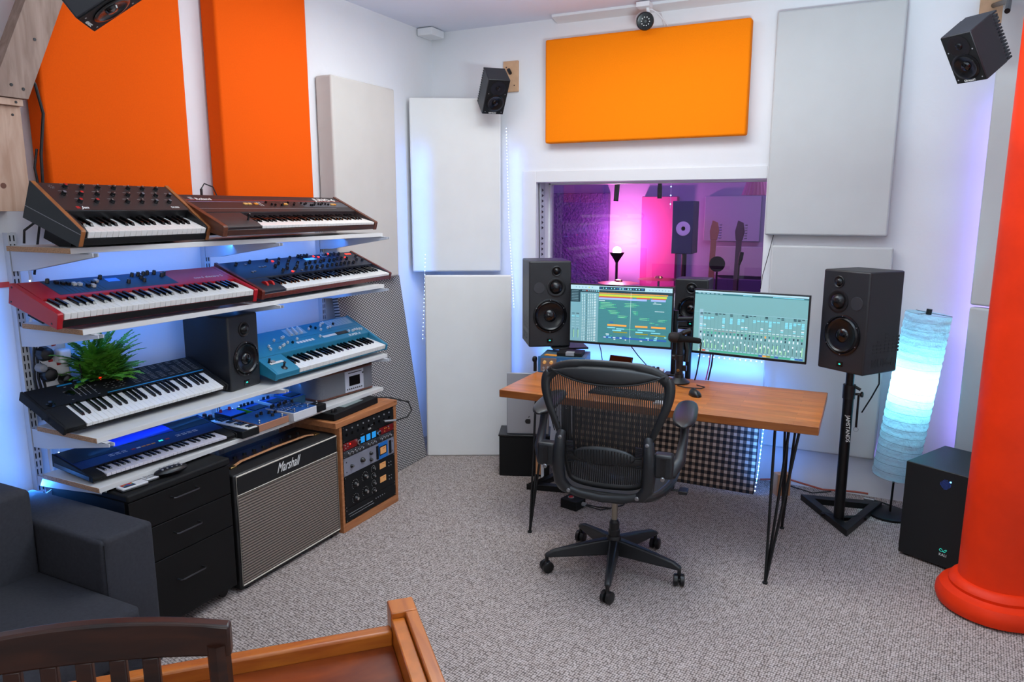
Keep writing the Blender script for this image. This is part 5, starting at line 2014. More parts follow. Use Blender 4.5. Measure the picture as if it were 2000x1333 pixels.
tag(MB().tube([(-.56, 4.62, .03), (-.40, 4.66, .045), (-.2, 4.64, .02), (-.02, 4.66, .03), (.05, 4.66, .03)], .006, mat('red_cable', 'A84A36', .5)).build('wall_cable'), 'reddish cable running along the foot of the back wall', 'cable')
tag(MB().tube([(-.50, 4.60, .03), (-.40, 4.62, .02), (-.25, 4.58, .01), (-.15, 4.63, .02)], .004, m_cable).build('wall_cable'), 'thin dark cable looping along the wall foot behind the wood block', 'cable')
root = thing('audio_connector', 'silver cable connector lying on the floor behind the stand base', 'connector', (.03, 4.62, .012), (0, 0, -8))
MB().cyl((0, 0, 0), .010, .055, m_steel, 'x').build('shell', root)
MB().tube([(.055, 0, 0), (.10, -.01, .0), (.2, -.04, -.006), (.30, -.06, -.006)], .005, m_cable).build('lead', root)
tag(MB().tube([(-.575, 4.70 - .035, 1.55), (-.585, 4.665, 1.50), (-.60, 4.665, 1.42), (-.625, 4.665, 1.30), (-.632, 4.665, 1.22)], .002, m_cable).build('wall_wire'), 'thin black wire on the wall between window and grey panels', 'wire')

# ------------------------------------------------------------------ subwoofer
root = thing('subwoofer', 'black cube subwoofer with blue light beside the orange column', 'subwoofer', (.312, 3.885, .012), (0, 0, -27.6))
MB().box(-.13, .23, 0, .40, 0, .473, mat('sub_black', '0B0C0E', .5, bump=(300, .15, .0005))).build('cabinet', root, bevel=.004)
q = MB()
for i in range(9):
    for j in range(9):
        if (i - 4) ** 2 + (j - 4) ** 2 < 18:
            q.lathe([(.0014, 0), (.0014, .0006)], mat('dim_blue_dot', '1C3C8C', .5, emit='2048B0', es=.7), (.035 + i * .0055, -.0001, .385 + j * .0055), 'y', 6)
q.lathe([(.004, 0), (.003, .002)], m_ledb, (.078, 0, .425), 'y', 12)
q.build('status_light', root)
q = MB()
q.text('KALI', .017, m_ink, XY((.060, -.0006, .055), (1, 0, 0), (0, 0, 1), (0, -1, 0)), bold=.0003)
zz = [(.06 + .034 * t, -.001, .083 + .007 * math.sin(t * 7)) for t in [k / 12 for k in range(13)]]
q.tube(zz, .0006, m_ledc, 5)
zz = [(.06 + .034 * t, -.001, .083 - .007 * math.sin(t * 5)) for t in [k / 12 for k in range(13)]]
q.tube(zz, .0006, m_ledc, 5)
q.build('badge', root)
q = MB()
for x, y in ((-.10, .03), (.2, .03), (-.1, .37), (.2, .37)):
    q.cyl((x, y, -.012), .016, .012, m_rub)
q.build('feet', root)

# ------------------------------------------------------------------ paper lamp
m_paper, nt, b = nodes_of('rice_paper')
nt.nodes.remove(b)
df = N(nt, 'ShaderNodeBsdfDiffuse')
df.inputs[0].default_value = (*hexc('D8E2E8'), 1)
tl = N(nt, 'ShaderNodeBsdfTranslucent')
tl.inputs[0].default_value = (*hexc('D8ECF4'), 1)
ms = N(nt, 'ShaderNodeMixShader')
ms.inputs[0].default_value = .6
nt.links.new(df.outputs[0], ms.inputs[1])
nt.links.new(tl.outputs[0], ms.inputs[2])
tc = N(nt, 'ShaderNodeTexCoord')
no = N(nt, 'ShaderNodeTexNoise', Scale=22.0, Detail=6.0)
nt.links.new(tc.outputs['Object'], no.inputs['Vector'])
bp = N(nt, 'ShaderNodeBump', Strength=.9, Distance=.013)
nt.links.new(no.outputs['Fac'], bp.inputs['Height'])
nt.links.new(bp.outputs[0], df.inputs['Normal'])
nt.links.new(bp.outputs[0], tl.inputs['Normal'])
nt.links.new(ms.outputs[0], nt.nodes['Material Output'].inputs[0])
LX, LY = .195, 4.43
root = thing('floor_lamp', 'leaning paper cylinder floor lamp glowing cyan in the corner', 'floor lamp', (LX - .03, LY + .02, 0))
MB().lathe([(.115, 0), (.115, .012), (.10, .018), (.01, .022)], m_blkmet, seg=32).build('base', root)
q = MB()
q.tube([(0, 0, .015), (0.005, 0, .25), (.06, 0, .70), (.095, -.005, 1.13)], .006, m_blkmet, 8)
q.build('pole', root)
lean = Matrix.Translation((.002, 0, .235)) @ Matrix.Rotation(R(5.6), 4, 'Y')
q = MB()
q.T = lean
rp = []
nr = 22
rl = random.Random(8)
for i in range(nr * 3 + 1):
    z = .92 * i / (nr * 3)
    rr_ = .110 + (.0025 if i % 3 else -.001) + rl.uniform(-.0012, .0012)
    rp.append((rr_, z))
q.lathe(rp, m_paper, seg=56, cap=False)
q.build('lamp_shade', root, angle=80, solid=False)
q = MB()
q.T = lean
m_wire = mat('shade_wire', '7C8C94', .5)
for i in range(nr + 1):
    z = .92 * i / nr
    ring = [(.1112 * math.cos(a), .1112 * math.sin(a), z + .004 * math.sin(a * 1 + i)) for a in [2 * PI * k / 40 for k in range(40)]]
    q.tube(ring, .0007, m_wire, 4, closed=True)
for a in (0, 2 * PI / 3, 4 * PI / 3):
    q.tube([(0, 0, .925), (.110 * math.cos(a), .110 * math.sin(a), .92)], .0015, m_blk, 5)
q.cyl((0, 0, .915), .014, .03, m_blk)
q.build('wire_frame', root)
point('lamp_bulb_light', (LX - .03 + .075, LY + .02, .70), 14.0, (.20, .74, 1.0), .035)
q = MB()
q.sphere((.05, -.0, .70), .03, mat('bulb_glass', 'FFFFFF', .3, emit=(.25, .78, 1.0), es=3))
o = q.build('bulb', root)
o.location = (.0, 0, 0)
bpy.data.objects['lamp_bulb_light'].location = (LX - .03 + .05, LY + .02, .775)

# ------------------------------------------------------------------ small finned wall speakers
def fin_speaker(label, loc, rot, W=.146, D=.150, H=.250):
    root = thing('wall_speaker', label, 'speaker', loc, rot)
    b_ = MB()
    b_.box(-W / 2, W / 2, .002, D * .82, 0, H, mat('diecast', '222227', .45, bump=(250, .2, .0005)))
    b_.build('cabinet', root, bevel=.005, seg=2)
    q_ = MB()
    n = 15
    for i in range(n):
        z = H * (i + .25) / n
        q_.box(-W / 2 + .001, W / 2 - .001, D * .82 - .004, D, z, z + H / n * .5, MATS['diecast'])
    q_.build('heat_sink', root)
    MB().box(-W / 2 + .003, W / 2 - .003, -.001, .002, .003, H - .003, m_blkm).build('front_baffle', root, bevel=.001)
    q_ = MB()
    q_.lathe([(.048, .0), (.050, .002), (.045, .0025), (.03, .0005), (.016, -.0)], m_blk, (0, -.001, H * .76), 'y', 28, cap=False)
    q_.lathe([(.016, .0), (.013, .006), (.0005, .009)], m_cone, (0, -.001, H * .76), 'y', 20, cap=False)
    q_.build('tweeter', root)
    q_ = MB()
    q_.lathe([(.060, .0), (.061, .003), (.056, .005), (.050, .006), (.043, .0025), (.022, .0)], m_cone, (0, -.001, H * .34), 'y', 32, cap=False)
    q_.lathe([(.021, .0), (.017, .007), (.0005, .010)], m_blkg, (0, -.001, H * .34), 'y', 20, cap=False)
    q_.build('woofer', root)
    q_ = MB()
    q_.text('GENELEC', .013, m_ink, XY((-.030, -.0014, .008), (1, 0, 0), (0, 0, 1), (0, -1, 0)), bold=.0003, sx=.95)
    q_.build('badge', root)
    q_ = MB()
    for x, z in ((-.055, .02), (.055, .02), (-.055, .15), (.055, .15)):
        q_.lathe([(.003, 0), (.003, .0012)], m_dim, (x, -.001, z), 'y', 8)
    q_.build('baffle_screws', root)
    q_ = MB()
    q_.tube([(0, D, H * .5), (0, D + .04, H * .55), (0, D + .07, H * .75)], .012, m_blk, 8)
    q_.build('mounting_arm', root)
    return root


fin_speaker('small black ribbed speaker tilted down above the cream corner panels', (-2.358, 4.461, 2.31), (39.7, 0, 45.3))
fin_speaker('small black ribbed speaker high beside the orange column', (.297, 3.856, 2.235), (35.8, 0, -42.5), .14, .17, .225)
fin_speaker('black speaker hung over the large orange panel, cropped at the top', (-2.188, 1.531, 2.239), (55, 0, 130), .16, .18, .27)
root = thing('wall_mount', 'square pine mounting plate on the wall behind the small left speaker', 'mounting plate', (-2.335, 4.70, 2.48))
MB().box(-.055, .055, -.02, 0, 0, .20, mat('pine_pale', 'C9A07C', .6, noise=(20, .1))).build('plate', root, bevel=.002)
q = MB()
q.tube([(0, -.02, .12), (.0, -.05, .14)], .012, m_blk)
q.cyl((-.03, -.022, .16), .004, .002, m_blk, 'y')
q.cyl((.03, -.022, .04), .004, .002, m_blk, 'y')
q.build('bracket', root)
root = thing('wall_mount', 'small pine mounting plate behind the ribbed speaker by the column', 'mounting plate', (.42, 4.70, 2.62))
MB().box(-.06, .06, -.02, 0, 0, .2, MATS['pine_pale']).build('plate', root, bevel=.002)
MB().tube([(0, -.02, .1), (.02, -.45, .02), (0.0, -.62, -.06)], .012, m_blk).build('bracket', root)

# security camera under the coving
root = thing('security_camera', 'round black-faced security camera above the orange wall panel', 'security camera', (-1.365, 4.52, 2.80), (0, 0, 0))
q = MB()
T0 = q.T
q.T = Matrix.Rotation(R(28), 4, 'Z') @ Matrix.Rotation(R(18), 4, 'X')
q.lathe([(.046, -.05), (.052, .0), (.052, .008)], m_white, (0, 0, 0), 'y', 28)
q.build('housing', root)
q = MB()
q.T = Matrix.Rotation(R(28), 4, 'Z') @ Matrix.Rotation(R(18), 4, 'X')
q.lathe([(.0522, .006), (.0522, .03), (.047, .036), (.0005, .037)], m_blkg, (0, 0, 0), 'y', 28)
for k in range(10):
    a = 2 * PI * k / 10
    q.lathe([(.0036, .036), (.003, .039)], m_ink, (.024 * math.cos(a), 0, .024 * math.sin(a)), 'y', 10)
q.lathe([(.010, .036), (.008, .040)], m_blk, (0, 0, 0), 'y', 16)
q.build('lens_face', root)
q = MB()
q.box(-.045, .035, -.03, .05, .075, .103, m_white)
q.tube([(.01, .02, .08), (.02, .03, .03), (.01, .03, .0)], .011, m_white, 8)
q.build('mount', root, bevel=.002)
q = MB()
q.tube([(.02, .03, .08), (.06, .10, .05), (.10, .14, .0), (.12, .165, -.05)], .0035, m_white, 6)
q.tube([(.02, .03, .07), (.07, .12, .06), (.075, .15, .02), (.09, .165, -.06)], .0025, m_white, 6)
q.build('cable', root)
# ------------------------------------------------------------------ mesh office chair (local +y = the way it faces)
m_frame = mat('graphite_plastic', '131517', 0.42, bump=(280, .15, .0004))
m_arm = mat('arm_plastic', '181A1D', 0.42)
m_pad = mat('arm_pad', '0D0D0F', .38)
root = thing('office_chair', 'black mesh-backed swivel office chair seen from behind at the desk', 'office chair', (-1.027, 3.161, 0), (0, 0, 7))
OUT = [(0, 1.062), (.10, 1.060), (.19, 1.050), (.255, 1.028), (.292, .992), (.300, .95), (.290, .90), (.268, .845), (.240, .79), (.215, .73), (.200, .67), (.190, .61), (.185, .56), (.172, .525), (.13, .505), (.06, .498), (0, .497)]


def by(z, x):
    """rear surface of the back: leans backwards towards the top, hollow across"""
    t = (z - .50) / .56
    return -.225 - .05 * math.sin(t * PI * .9) - .035 * t + .035 * (x / .3) ** 2 + .10 * max(0, t - .75) ** 1.5


def smooth_curve(P, k=4):
    out = []
    n = len(P)
    for i in range(n - 1):
        p0, p1, p2, p3 = P[max(i - 1, 0)], P[i], P[i + 1], P[min(i + 2, n - 1)]
        for j in range(k):
            t = j / k
            out.append(tuple(.5 * ((2 * b_) + (-a + c) * t + (2 * a - 5 * b_ + 4 * c - d) * t * t + (-a + 3 * b_ - 3 * c + d) * t ** 3) for a, b_, c, d in zip(p0, p1, p2, p3)))
    out.append(P[-1])
    return out


half = smooth_curve(OUT, 4)
half = [(x * .95, z) for x, z in half]
full = half + [(-x, z) for x, z in reversed(half[1:-1])]
pts = [(x, by(z, x), z) for x, z in full]
rad = []
for x, z in full:
    t = max(0, min(1, (z - .75) / .25))
    rad.append(.013 + .011 * t * (1 if abs(x) > .12 else .55))
q = MB()
q.tube([(p[0] * (1 - r_ / .35), p[1], p[2] - (r_ * .6 if p[2] > 1.0 else 0)) for p, r_ in zip(pts, rad)], rad, m_frame, 12, closed=True, flat=((0, -1, 0), .62))
bk = q.build('backrest', root)
# pad across the top of the mesh
q = MB()
n = 26
vs, fs = [], []
for i in range(n + 1):
    t = -1 + 2 * i / n
    x = t * .245
    zt = 1.045 - .02 * t * t - .016 * t ** 4
    zl = .967 + .028 * t * t + .022 * abs(t) ** 3
    for j in range(5):
        z = zt + (zl - zt) * j / 4
        vs.append((x, by(z, x) - .006 - .006 * math.sin(PI * j / 4), z))
for i in range(n):
    for j in range(4):
        fs.append((i * 5 + j, i * 5 + j + 1, (i + 1) * 5 + j + 1, (i + 1) * 5 + j))
q.add(vs, fs, m_frame)
o = q.build('top_pad', bk, solid=False)
md = o.modifiers.new('s', 'SOLIDIFY')
md.thickness = .006
q = MB()
edge = [vs[i * 5 + 4] for i in range(n + 1)]
q.tube(edge, .004, m_frame, 8)
q.build('pad_edge', bk)

# woven membrane with open vertical strips
m_mesh, nt, b = nodes_of('chair_mesh', 0.6)
b.inputs['Base Color'].default_value = (*hexc('17181A'), 1)
tc = N(nt, 'ShaderNodeTexCoord')
sp = N(nt, 'ShaderNodeSeparateXYZ')
nt.links.new(tc.outputs['Object'], sp.inputs[0])
a = N(nt, 'ShaderNodeMath', p_operation='MULTIPLY')
a.inputs[1].default_value = 118.0
nt.links.new(sp.outputs['X'], a.inputs[0])
f_ = N(nt, 'ShaderNodeMath', p_operation='FRACT')
nt.links.new(a.outputs[0], f_.inputs[0])
g_ = N(nt, 'ShaderNodeMath', p_operation='GREATER_THAN')
g_.inputs[1].default_value = .36
nt.links.new(f_.outputs[0], g_.inputs[0])
a2 = N(nt, 'ShaderNodeMath', p_operation='MULTIPLY')
a2.inputs[1].default_value = 260.0
nt.links.new(sp.outputs['Z'], a2.inputs[0])
f2 = N(nt, 'ShaderNodeMath', p_operation='FRACT')
nt.links.new(a2.outputs[0], f2.inputs[0])
g2_ = N(nt, 'ShaderNodeMath', p_operation='GREATER_THAN')
g2_.inputs[1].default_value = .72
nt.links.new(f2.outputs[0], g2_.inputs[0])
mxx = N(nt, 'ShaderNodeMath', p_operation='MAXIMUM')
nt.links.new(g_.outputs[0], mxx.inputs[0])
nt.links.new(g2_.outputs[0], mxx.inputs[1])
nt.links.new(mxx.outputs[0], b.inputs['Alpha'])


def outline_x(z):
    best = .17
    for (x0, z0), (x1, z1) in zip(half, half[1:]):
        if (z0 - z) * (z1 - z) <= 0 and z0 != z1 and x0 + x1 > .1:
            best = x0 + (x1 - x0) * (z - z0) / (z1 - z0)
    return best


q = MB()
nz, nx = 30, 20
vs, fs = [], []
for i in range(nz + 1):
    z = .508 + (1.04 - .508) * i / nz
    w_ = outline_x(z) - .012
    for j in range(nx + 1):
        x = -w_ + 2 * w_ * j / nx
        vs.append((x, by(z, x) + .004, z))
for i in range(nz):
    for j in range(nx):
        k = i * (nx + 1) + j
        fs.append((k, k + 1, k + nx + 2, k + nx + 1))
q.add(vs, fs, m_mesh)
q.build('back_mesh', bk, solid=False)

# lumbar pad with its side ribs
q = MB()
q.sphere((0, by(.66, 0) - .012, .655), .1, m_frame, seg=28, sc=(1.38, .20, .43))
lp = q.build('lumbar_pad', root)
q = MB()
for i in range(-9, 10):
    x = i * .013
    zz = .034 * math.sqrt(max(0, 1 - (x / .132) ** 2))
    if zz > .008:
        q.tube([(x, by(.66, 0) - .0325 + .014 * (x / .13) ** 2, .655 - zz), (x, by(.66, 0) - .0335 + .014 * (x / .13) ** 2, .655 + zz)], .0022, m_frame, 5)
q.build('pad_ribs', lp)
q = MB()
for s in (-1, 1):
    for k in range(14):
        z = .605 + k * .0075
        q.box(s * .150 - .014, s * .150 + .014, by(z, .15) - .016, by(z, .15) - .002, z, z + .004, m_frame)
q.tube([(-.16, by(.65, .16) - .004, .64), (-.08, by(.65, .1) - .012, .635), (.08, by(.65, .1) - .012, .635), (.16, by(.65, .16) - .004, .64)], .02, m_frame, 8, flat=((0, 1, 0), .4))
q.build('lumbar_ribs', lp)

# side columns and crossbar
for s in (-1, 1):
    q = MB()
    yb = -.285
    q.tube([(s * .186, yb + .012, .748), (s * .190, yb, .73), (s * .196, yb - .006, .66), (s * .198, yb - .004, .58), (s * .192, yb + .004, .525), (s * .168, yb + .012, .490), (s * .146, yb + .016, .478)],
           [.018, .023, .026, .027, .027, .025, .020], m_arm, 14)
    o = q.build('side_column', root)
    q = MB()
    q.lathe([(.009, 0), (.009, .004), (.006, .006)], m_steel, (s * .188, yb - .018, .728), 'y', 12)
    q.build('bolt', o)
    q = MB()
    q.lathe([(.009, 0), (.009, .004), (.006, .006)], m_steel, (s * .150, yb - .006, .485), 'y', 12)
    q.build('bolt', o)
q = MB()
q.tube([(-.165, -.272, .488), (-.10, -.275, .470), (0, -.278, .462), (.10, -.275, .470), (.165, -.272, .488)], .018, m_arm, 12)
q.build('crossbar', root)

# arms
for s in (-1, 1):
    q = MB()
    q.box(s * .255 - .040, s * .255 + .040, -.295, -.235, .585, .690, m_arm)
    o = q.build('arm_bracket', root, bevel=.012, seg=3)
    q = MB()
    q.box(s * .255 - .011, s * .255 + .011, -.300, -.294, .600, .675, m_blk)
    q.lathe([(.010, 0), (.010, .006), (.007, .009)], m_steel, (s * .255, -.300, .588), 'y', 12)
    q.build('arm_slot', o)
    q = MB()
    q.tube([(s * .245, -.265, .600), (s * .285, -.25, .600), (s * .312, -.20, .640), (s * .318, -.13, .72), (s * .318, -.10, .785)], [.022, .026, .024, .018, .018], m_arm, 12)
    q.build('arm_support', root)
    # pad: stretched rounded board
    q = MB()
    prof = []
    L0, L1 = -.205, .155
    nn = 14
    vs, fs = [], []
    for i in range(nn + 1):
        t = i / nn
        y = L0 + (L1 - L0) * t
        wd = .056 * math.sqrt(max(.03, 1 - (abs(2 * t - 1)) ** 3.2)) * (1.0 - .15 * t)
        hh_ = .017 * math.sqrt(max(.05, 1 - (abs(2 * t - 1)) ** 4))
        zc = .800 + .008 * math.sin(t * PI) + .022 * t - .008
        for k in range(16):
            an = 2 * PI * k / 16
            vs.append((s * .318 + wd * math.copysign(abs(math.cos(an)) ** .8, math.cos(an)) - s * .012 * t, y, zc + hh_ * math.copysign(abs(math.sin(an)) ** .8, math.sin(an))))
    for i in range(nn):
        for k in range(16):
            fs.append((i * 16 + k, i * 16 + (k + 1) % 16, (i + 1) * 16 + (k + 1) % 16, (i + 1) * 16 + k))
    fs += [tuple(range(15, -1, -1)), tuple(nn * 16 + k for k in range(16))]
    q.add(vs, fs, m_pad)
    q.build('arm_pad', root, angle=60)

# seat
q = MB()
SO = [(.0, -.235), (.10, -.235), (.17, -.225), (.215, -.19), (.245, -.10), (.26, .0), (.262, .10), (.255, .19), (.225, .245), (.14, .262), (0, .265)]
sh_ = smooth_curve(SO, 3)
sf = sh_ + [(-x, y) for x, y in reversed(sh_[1:-1])]


def sz_(x, y):
    return .458 + .012 * (x / .26) ** 2 - .03 * max(0, (y - .12) / .14) ** 2


q.tube([(x, y, sz_(x, y)) for x, y in sf], .018, m_frame, 10, closed=True)
so = q.build('seat_frame', root)
q = MB()
vs = [(0, 0, .45)] + [(x * k, y * k, sz_(x, y) - .012 * (1 - k)) for k in (.35, .7, .97) for x, y in sf]
ns = len(sf)
fs = [(0, 1 + i, 1 + (i + 1) % ns) for i in range(ns)]
for r_ in (0, 1):
    fs += [(1 + r_ * ns + i, 1 + (r_ + 1) * ns + i, 1 + (r_ + 1) * ns + (i + 1) % ns, 1 + r_ * ns + (i + 1) % ns) for i in range(ns)]
q.add(vs, fs, mat('seat_mesh', '141517', .7))
q.build('seat_mesh', so, solid=False)
# tilt mechanism
q = MB()
q.prism([(-.20, .44), (.08, .44), (.12, .40), (.05, .385), (-.16, .395), (-.26, .45), (-.26, .47)], -.065, .065, m_arm, 'x')
q.box(-.24, .24, -.03, .05, .405, .435, m_arm)
q.build('tilt_mechanism', root, bevel=.008)
q = MB()
q.tube([(.20, .03, .42), (.30, .03, .42)], .006, m_blk)
q.box(.29, .33, .0, .06, .412, .428, m_blk)
q.build('tilt_lever', root, bevel=.003)
# column and base
q = MB()
q.cyl((0, 0, .25), .0145, .145, mat('gas_steel', '8C8478', .3, metal=.9), seg=20)
q.build('gas_column', root)
q = MB()
q.lathe([(.028, .17), (.028, .20), (.024, .205), (.024, .235), (.021, .238), (.018, .25)], m_blk, seg=24)
q.lathe([(.017, .225), (.017, .245)], MATS['gas_steel'], seg=20)
q.build('column_sleeve', root)
q = MB()
q.lathe([(.034, .075), (.036, .10), (.036, .16), (.032, .172)], m_arm, seg=24)
hub = q.build('base_hub', root)
for k in range(5):
    a = R(-4 - 7 + 72 * k)
    d = (math.cos(a), math.sin(a))
    q = MB()
    n = 8
    vs, fs = [], []
    for i in range(n + 1):
        t = i / n
        r_ = .025 + .305 * t
        w_ = .028 - .012 * t
        zt = .158 - .055 * t ** 1.2 - (.012 if i == n else 0)
        zb = .085 + .000 * t + .0 - .012 * math.sin(t * PI) + (.0 if t < .8 else (t - .8) * -.06)
        zb = .080 - .004 * t
        nx_, ny_ = -d[1], d[0]
        c = (d[0] * r_, d[1] * r_)
        vs += [(c[0] + nx_ * w_, c[1] + ny_ * w_, zb), (c[0] - nx_ * w_, c[1] - ny_ * w_, zb), (c[0] - nx_ * w_ * .7, c[1] - ny_ * w_ * .7, zt), (c[0] + nx_ * w_ * .7, c[1] + ny_ * w_ * .7, zt)]
    for i in range(n):
        for kk_ in range(4):
            fs.append((i * 4 + kk_, i * 4 + (kk_ + 1) % 4, (i + 1) * 4 + (kk_ + 1) % 4, (i + 1) * 4 + kk_))
    fs += [(0, 1, 2, 3), (n * 4 + 3, n * 4 + 2, n * 4 + 1, n * 4)]
    q.add(vs, fs, m_arm)
    q.build('base_arm', root, bevel=.009, seg=3)
    c = MB()
    ca = a + R((20, -70, 35, 110, 60)[k])
    ax = Vector((math.cos(ca), math.sin(ca), 0))
    ctr = Vector((d[0] * .322, d[1] * .322, .028))
    c.T = Matrix.Translation(ctr) @ Matrix.Rotation(ca, 4, 'Z')
    for s in (-1, 1):
        c.lathe([(.020, 0), (.0275, .003), (.0275, .018), (.020, .022)], m_blk, (.003 if s > 0 else -.025, 0, 0), 'x', 24)
    c.cyl((-.004, 0, 0), .012, .008, m_blk, 'x')
    c.cyl((0, 0, .0), .009, .060, m_blk)
    c.build('caster', root)
# ------------------------------------------------------------------ the live room behind the glass
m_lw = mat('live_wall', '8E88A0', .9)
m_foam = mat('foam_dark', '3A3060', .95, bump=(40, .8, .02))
sr = MB()
sr.box(-4.0, .6, 7.6, 7.7, 0, 2.75, m_lw)
struct('wall_live_rear', sr)
struct('wall_live_left', MB().box(-4.1, -4.0, 4.97, 7.7, 0, 2.75, m_lw))
struct('wall_live_right', MB().box(.6, .7, 4.97, 7.7, 0, 2.75, m_lw))
struct('floor_live', MB().box(-4.1, .7, 4.97, 7.7, -.06, 0, mat('live_floor', '5A5058', .9)))
struct('ceiling_live', MB().box(-4.1, .7, 4.97, 7.7, 2.75, 2.85, m_lw))


def lpan(label, x0, x1, y, z0, z1, m, th=.06, name='acoustic_panel', cat='acoustic panel'):
    o = MB().box(x0, x1, y - th, y, z0, z1, m).build(name, bevel=.006)
    tag(o, label, cat)
    return o


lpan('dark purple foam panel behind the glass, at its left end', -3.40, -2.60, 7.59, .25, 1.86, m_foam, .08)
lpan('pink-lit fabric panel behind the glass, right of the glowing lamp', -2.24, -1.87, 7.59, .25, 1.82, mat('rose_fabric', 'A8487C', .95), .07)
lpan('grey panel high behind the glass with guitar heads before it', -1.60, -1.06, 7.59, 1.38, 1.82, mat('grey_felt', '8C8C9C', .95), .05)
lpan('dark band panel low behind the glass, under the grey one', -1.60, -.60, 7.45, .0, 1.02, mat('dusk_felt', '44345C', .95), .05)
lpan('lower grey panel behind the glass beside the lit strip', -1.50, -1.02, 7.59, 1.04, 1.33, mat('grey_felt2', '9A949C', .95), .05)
root = thing('floor_lamp', 'torchiere floor lamp glowing pink behind the glass', 'floor lamp', (-2.42, 7.3, -.035))
MB().lathe([(.13, 0), (.13, .015), (.02, .03)], m_blk, seg=28).build('base', root)
MB().tube([(0, 0, .02), (0, 0, 1.20)], .014, m_blk, 10).build('pole', root)
MB().lathe([(.015, 1.19), (.03, 1.215), (.075, 1.285), (.078, 1.29), (.07, 1.285), (.02, 1.22)], m_blkm, seg=28, cap=False).build('bowl_shade', root)
MB().sphere((0, 0, 1.305), .045, mat('pink_bulb', 'FFE0F0', .3, emit=(1, .72, .9), es=14)).build('bulb', root)
root = thing('studio_speaker', 'tall dark speaker with white cone behind the glass', 'speaker', (-1.64, 7.10, .95))
MB().box(-.17, .03, 0, .24, .32, .82, mat('navy_box', '23304C', .5)).build('cabinet', root, bevel=.006)
MB().lathe([(.068, 0), (.068, .006), (.055, .008), (.02, 0.0)], m_pwhite, (-.06, 0, .56), 'y', 28).build('woofer', root)
MB().cyl((-.07, .12, -.95), .025, 1.27, m_blk).build('pole', root)
MB().box(-.22, .10, -.02, .26, -.95, -.93, m_blk).build('base', root)
for i, (x, lab) in enumerate(((-1.40, 'left of the two guitars standing behind the glass'), (-1.17, 'right of the two guitars standing behind the glass'))):
    g = thing('guitar', lab, 'guitar', (x, 6.9, 0), (-6, 0, 0))
    m_gw = mat('guitar_wood', '8A5A40', .4) if i == 0 else mat('guitar_dark', '3A2030', .4)
    bd = []
    for k in range(32):
        a = 2 * PI * k / 32
        r_ = .155 + .035 * math.cos(2 * a) * (1 if math.sin(a) < 0 else .6) + .015 * -math.sin(a)
        bd.append((r_ * math.cos(a) * .52, .36 + r_ * math.sin(a) * 1.3))
    MB().prism(bd, 0, .05, m_gw, 'y').build('body', g, bevel=.006)
    MB().box(-.024, .024, -.008, .014, .50, 1.42, m_gw).build('neck', g)
    MB().prism([(-.03, 1.42), (.03, 1.42), (.045, 1.50), (.03, 1.58), (-.02, 1.60), (-.04, 1.50)], -.004, .014, m_gw, 'y').build('headstock', g, bevel=.003)
    q = MB()
    for k in range(6):
        q.cyl((.045, .005, 1.44 + k * .024), .007, .022, m_steel, 'x', 8)
    q.build('tuning_pegs', g)
    MB().box(-.08, .08, .05, .14, .0, .10, m_blk).build('guitar_stand', g)
root = thing('pop_filter_stand', 'round pop filter on a thin stand behind the glass', 'pop filter', (-1.27, 6.6, 0))
MB().lathe([(.068, -.006), (.068, .006)], m_blkm, (0, 0, 1.22), 'y', 32).build('filter_disc', root)
MB().tube([(0, 0, 0.02), (0, 0, 1.15)], .009, m_blkmet).build('pole', root)
MB().lathe([(.085, 0), (.085, .015), (.02, .025)], m_blkmet).build('base', root)
root = thing('microphone', 'slim microphone on a bent boom behind the glass at right', 'microphone', (-1.08, 6.6, 0))
MB().tube([(0, 0, .02), (-.01, 0, 1.05), (-.005, 0, 1.22)], .007, m_blkmet).build('pole', root)
MB().tube([(-.005, 0, 1.22), (.005, 0, 1.27), (.015, 0, 1.33)], [.011, .020, .017], m_blkm, 12).build('capsule', root)
MB().lathe([(.085, 0), (.085, .015), (.02, .025)], m_blkmet).build('base', root)
root = thing('drum_kit', 'small drum kit with cymbals low behind the glass', 'drum kit', (-1.85, 6.45, 0))
MB().cyl((0, -.2, .32), .28, .42, m_pwhite, 'y', 32).build('bass_drum', root)
MB().lathe([(.14, .74), (.14, .92), (.001, .92)], mat('drum_shell', '6A2038', .35), (-.12, -.1, 0), seg=28).build('tom_drum', root)
MB().lathe([(.14, .74), (.14, .92), (.001, .92)], MATS['drum_shell'], (.16, -.1, 0), seg=28).build('tom_drum', root)
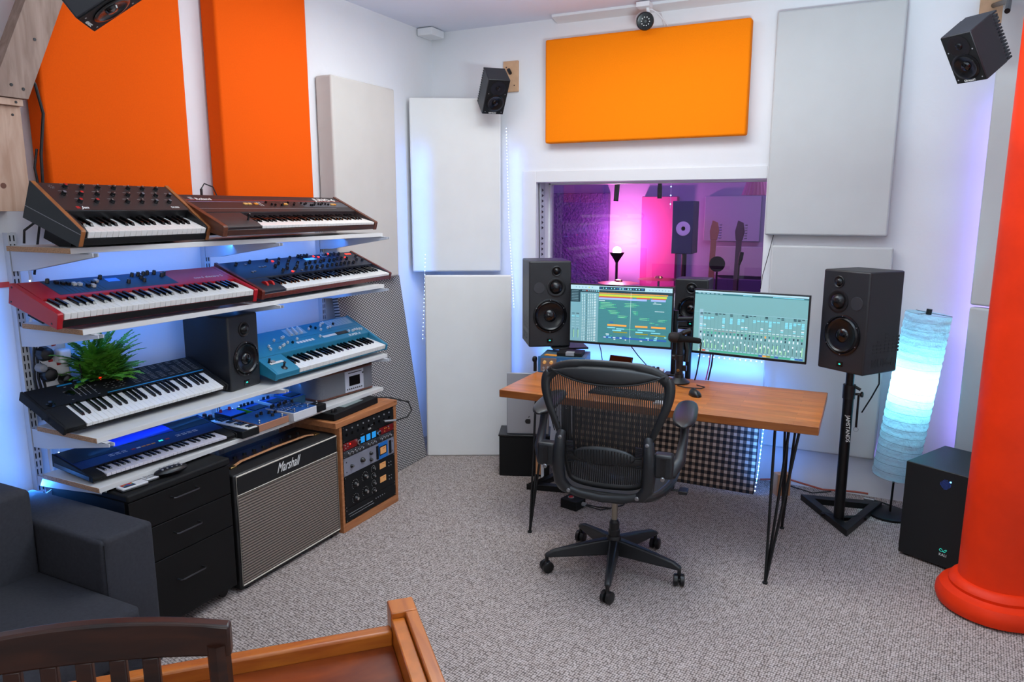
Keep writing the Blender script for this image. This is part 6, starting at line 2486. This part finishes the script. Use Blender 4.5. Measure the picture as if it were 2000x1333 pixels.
for x, y, z in ((-.30, .1, 1.02), (.05, .2, 1.06), (.30, .1, 1.00)):
    MB().lathe([(.19, 0), (.04, .014), (.03, .03), (.001, .034)], m_brass, (x, y, z), seg=32).build('cymbal', root)
    MB().tube([(x, y, 0), (x, y, z)], .010, m_steel).build('cymbal_stand', root)
root = thing('pendant_lamp', 'pleated lamp shade hanging behind the glass at upper right', 'lamp', (-.88, 6.0, 1.80))
vs, fs = [], []
n = 48
for i in range(n):
    a = 2 * PI * i / n
    k = 1.0 + (.05 if i % 2 else 0)
    vs += [(.11 * k * math.cos(a), .11 * k * math.sin(a), 0), (.075 * k * math.cos(a), .075 * k * math.sin(a), .11)]
fs = [(2 * i, 2 * ((i + 1) % n), 2 * ((i + 1) % n) + 1, 2 * i + 1) for i in range(n)]
MB().add(vs, fs, mat('pleated_shade', 'C88AA8', .8)).build('shade', root, angle=5, solid=False)
MB().tube([(0, 0, .08), (0, 0, .94)], .004, m_blk).build('cord', root)
q = MB()
for k in range(3):
    a = 2 * PI * k / 3
    q.tube([(0, 0, .09), (.075 * math.cos(a), .075 * math.sin(a), .108)], .002, m_blk, 5)
q.build('spider', root)
root = thing('microphone', 'dark microphone hanging from the ceiling behind the glass, above the torchiere', 'microphone', (-2.0, 6.0, 0))
MB().tube([(.0, 0, .76 + 1.98), (0, 0, 1.98)], .005, m_blkmet).build('drop_cable', root)
MB().tube([(0, 0, 1.98), (0, 0, 1.90), (-.01, 0, 1.76)], [.012, .022, .020], m_blkm, 12).build('capsule', root)
root = thing('microphone', 'second hanging microphone behind the glass, under the ceiling in the middle', 'microphone', (-1.64, 6.0, 0))
MB().tube([(.0, 0, 2.745), (0, 0, 1.93)], .005, m_blkmet).build('drop_cable', root)
MB().tube([(0, 0, 1.93), (0, 0, 1.86), (0, 0, 1.78)], [.012, .020, .018], m_blkm, 12).build('capsule', root)
led_string('short string of pale lights hanging behind the glass', [(-1.60, 6.2, 2.7), (-1.60, 6.2, 1.70)], 14, .005)
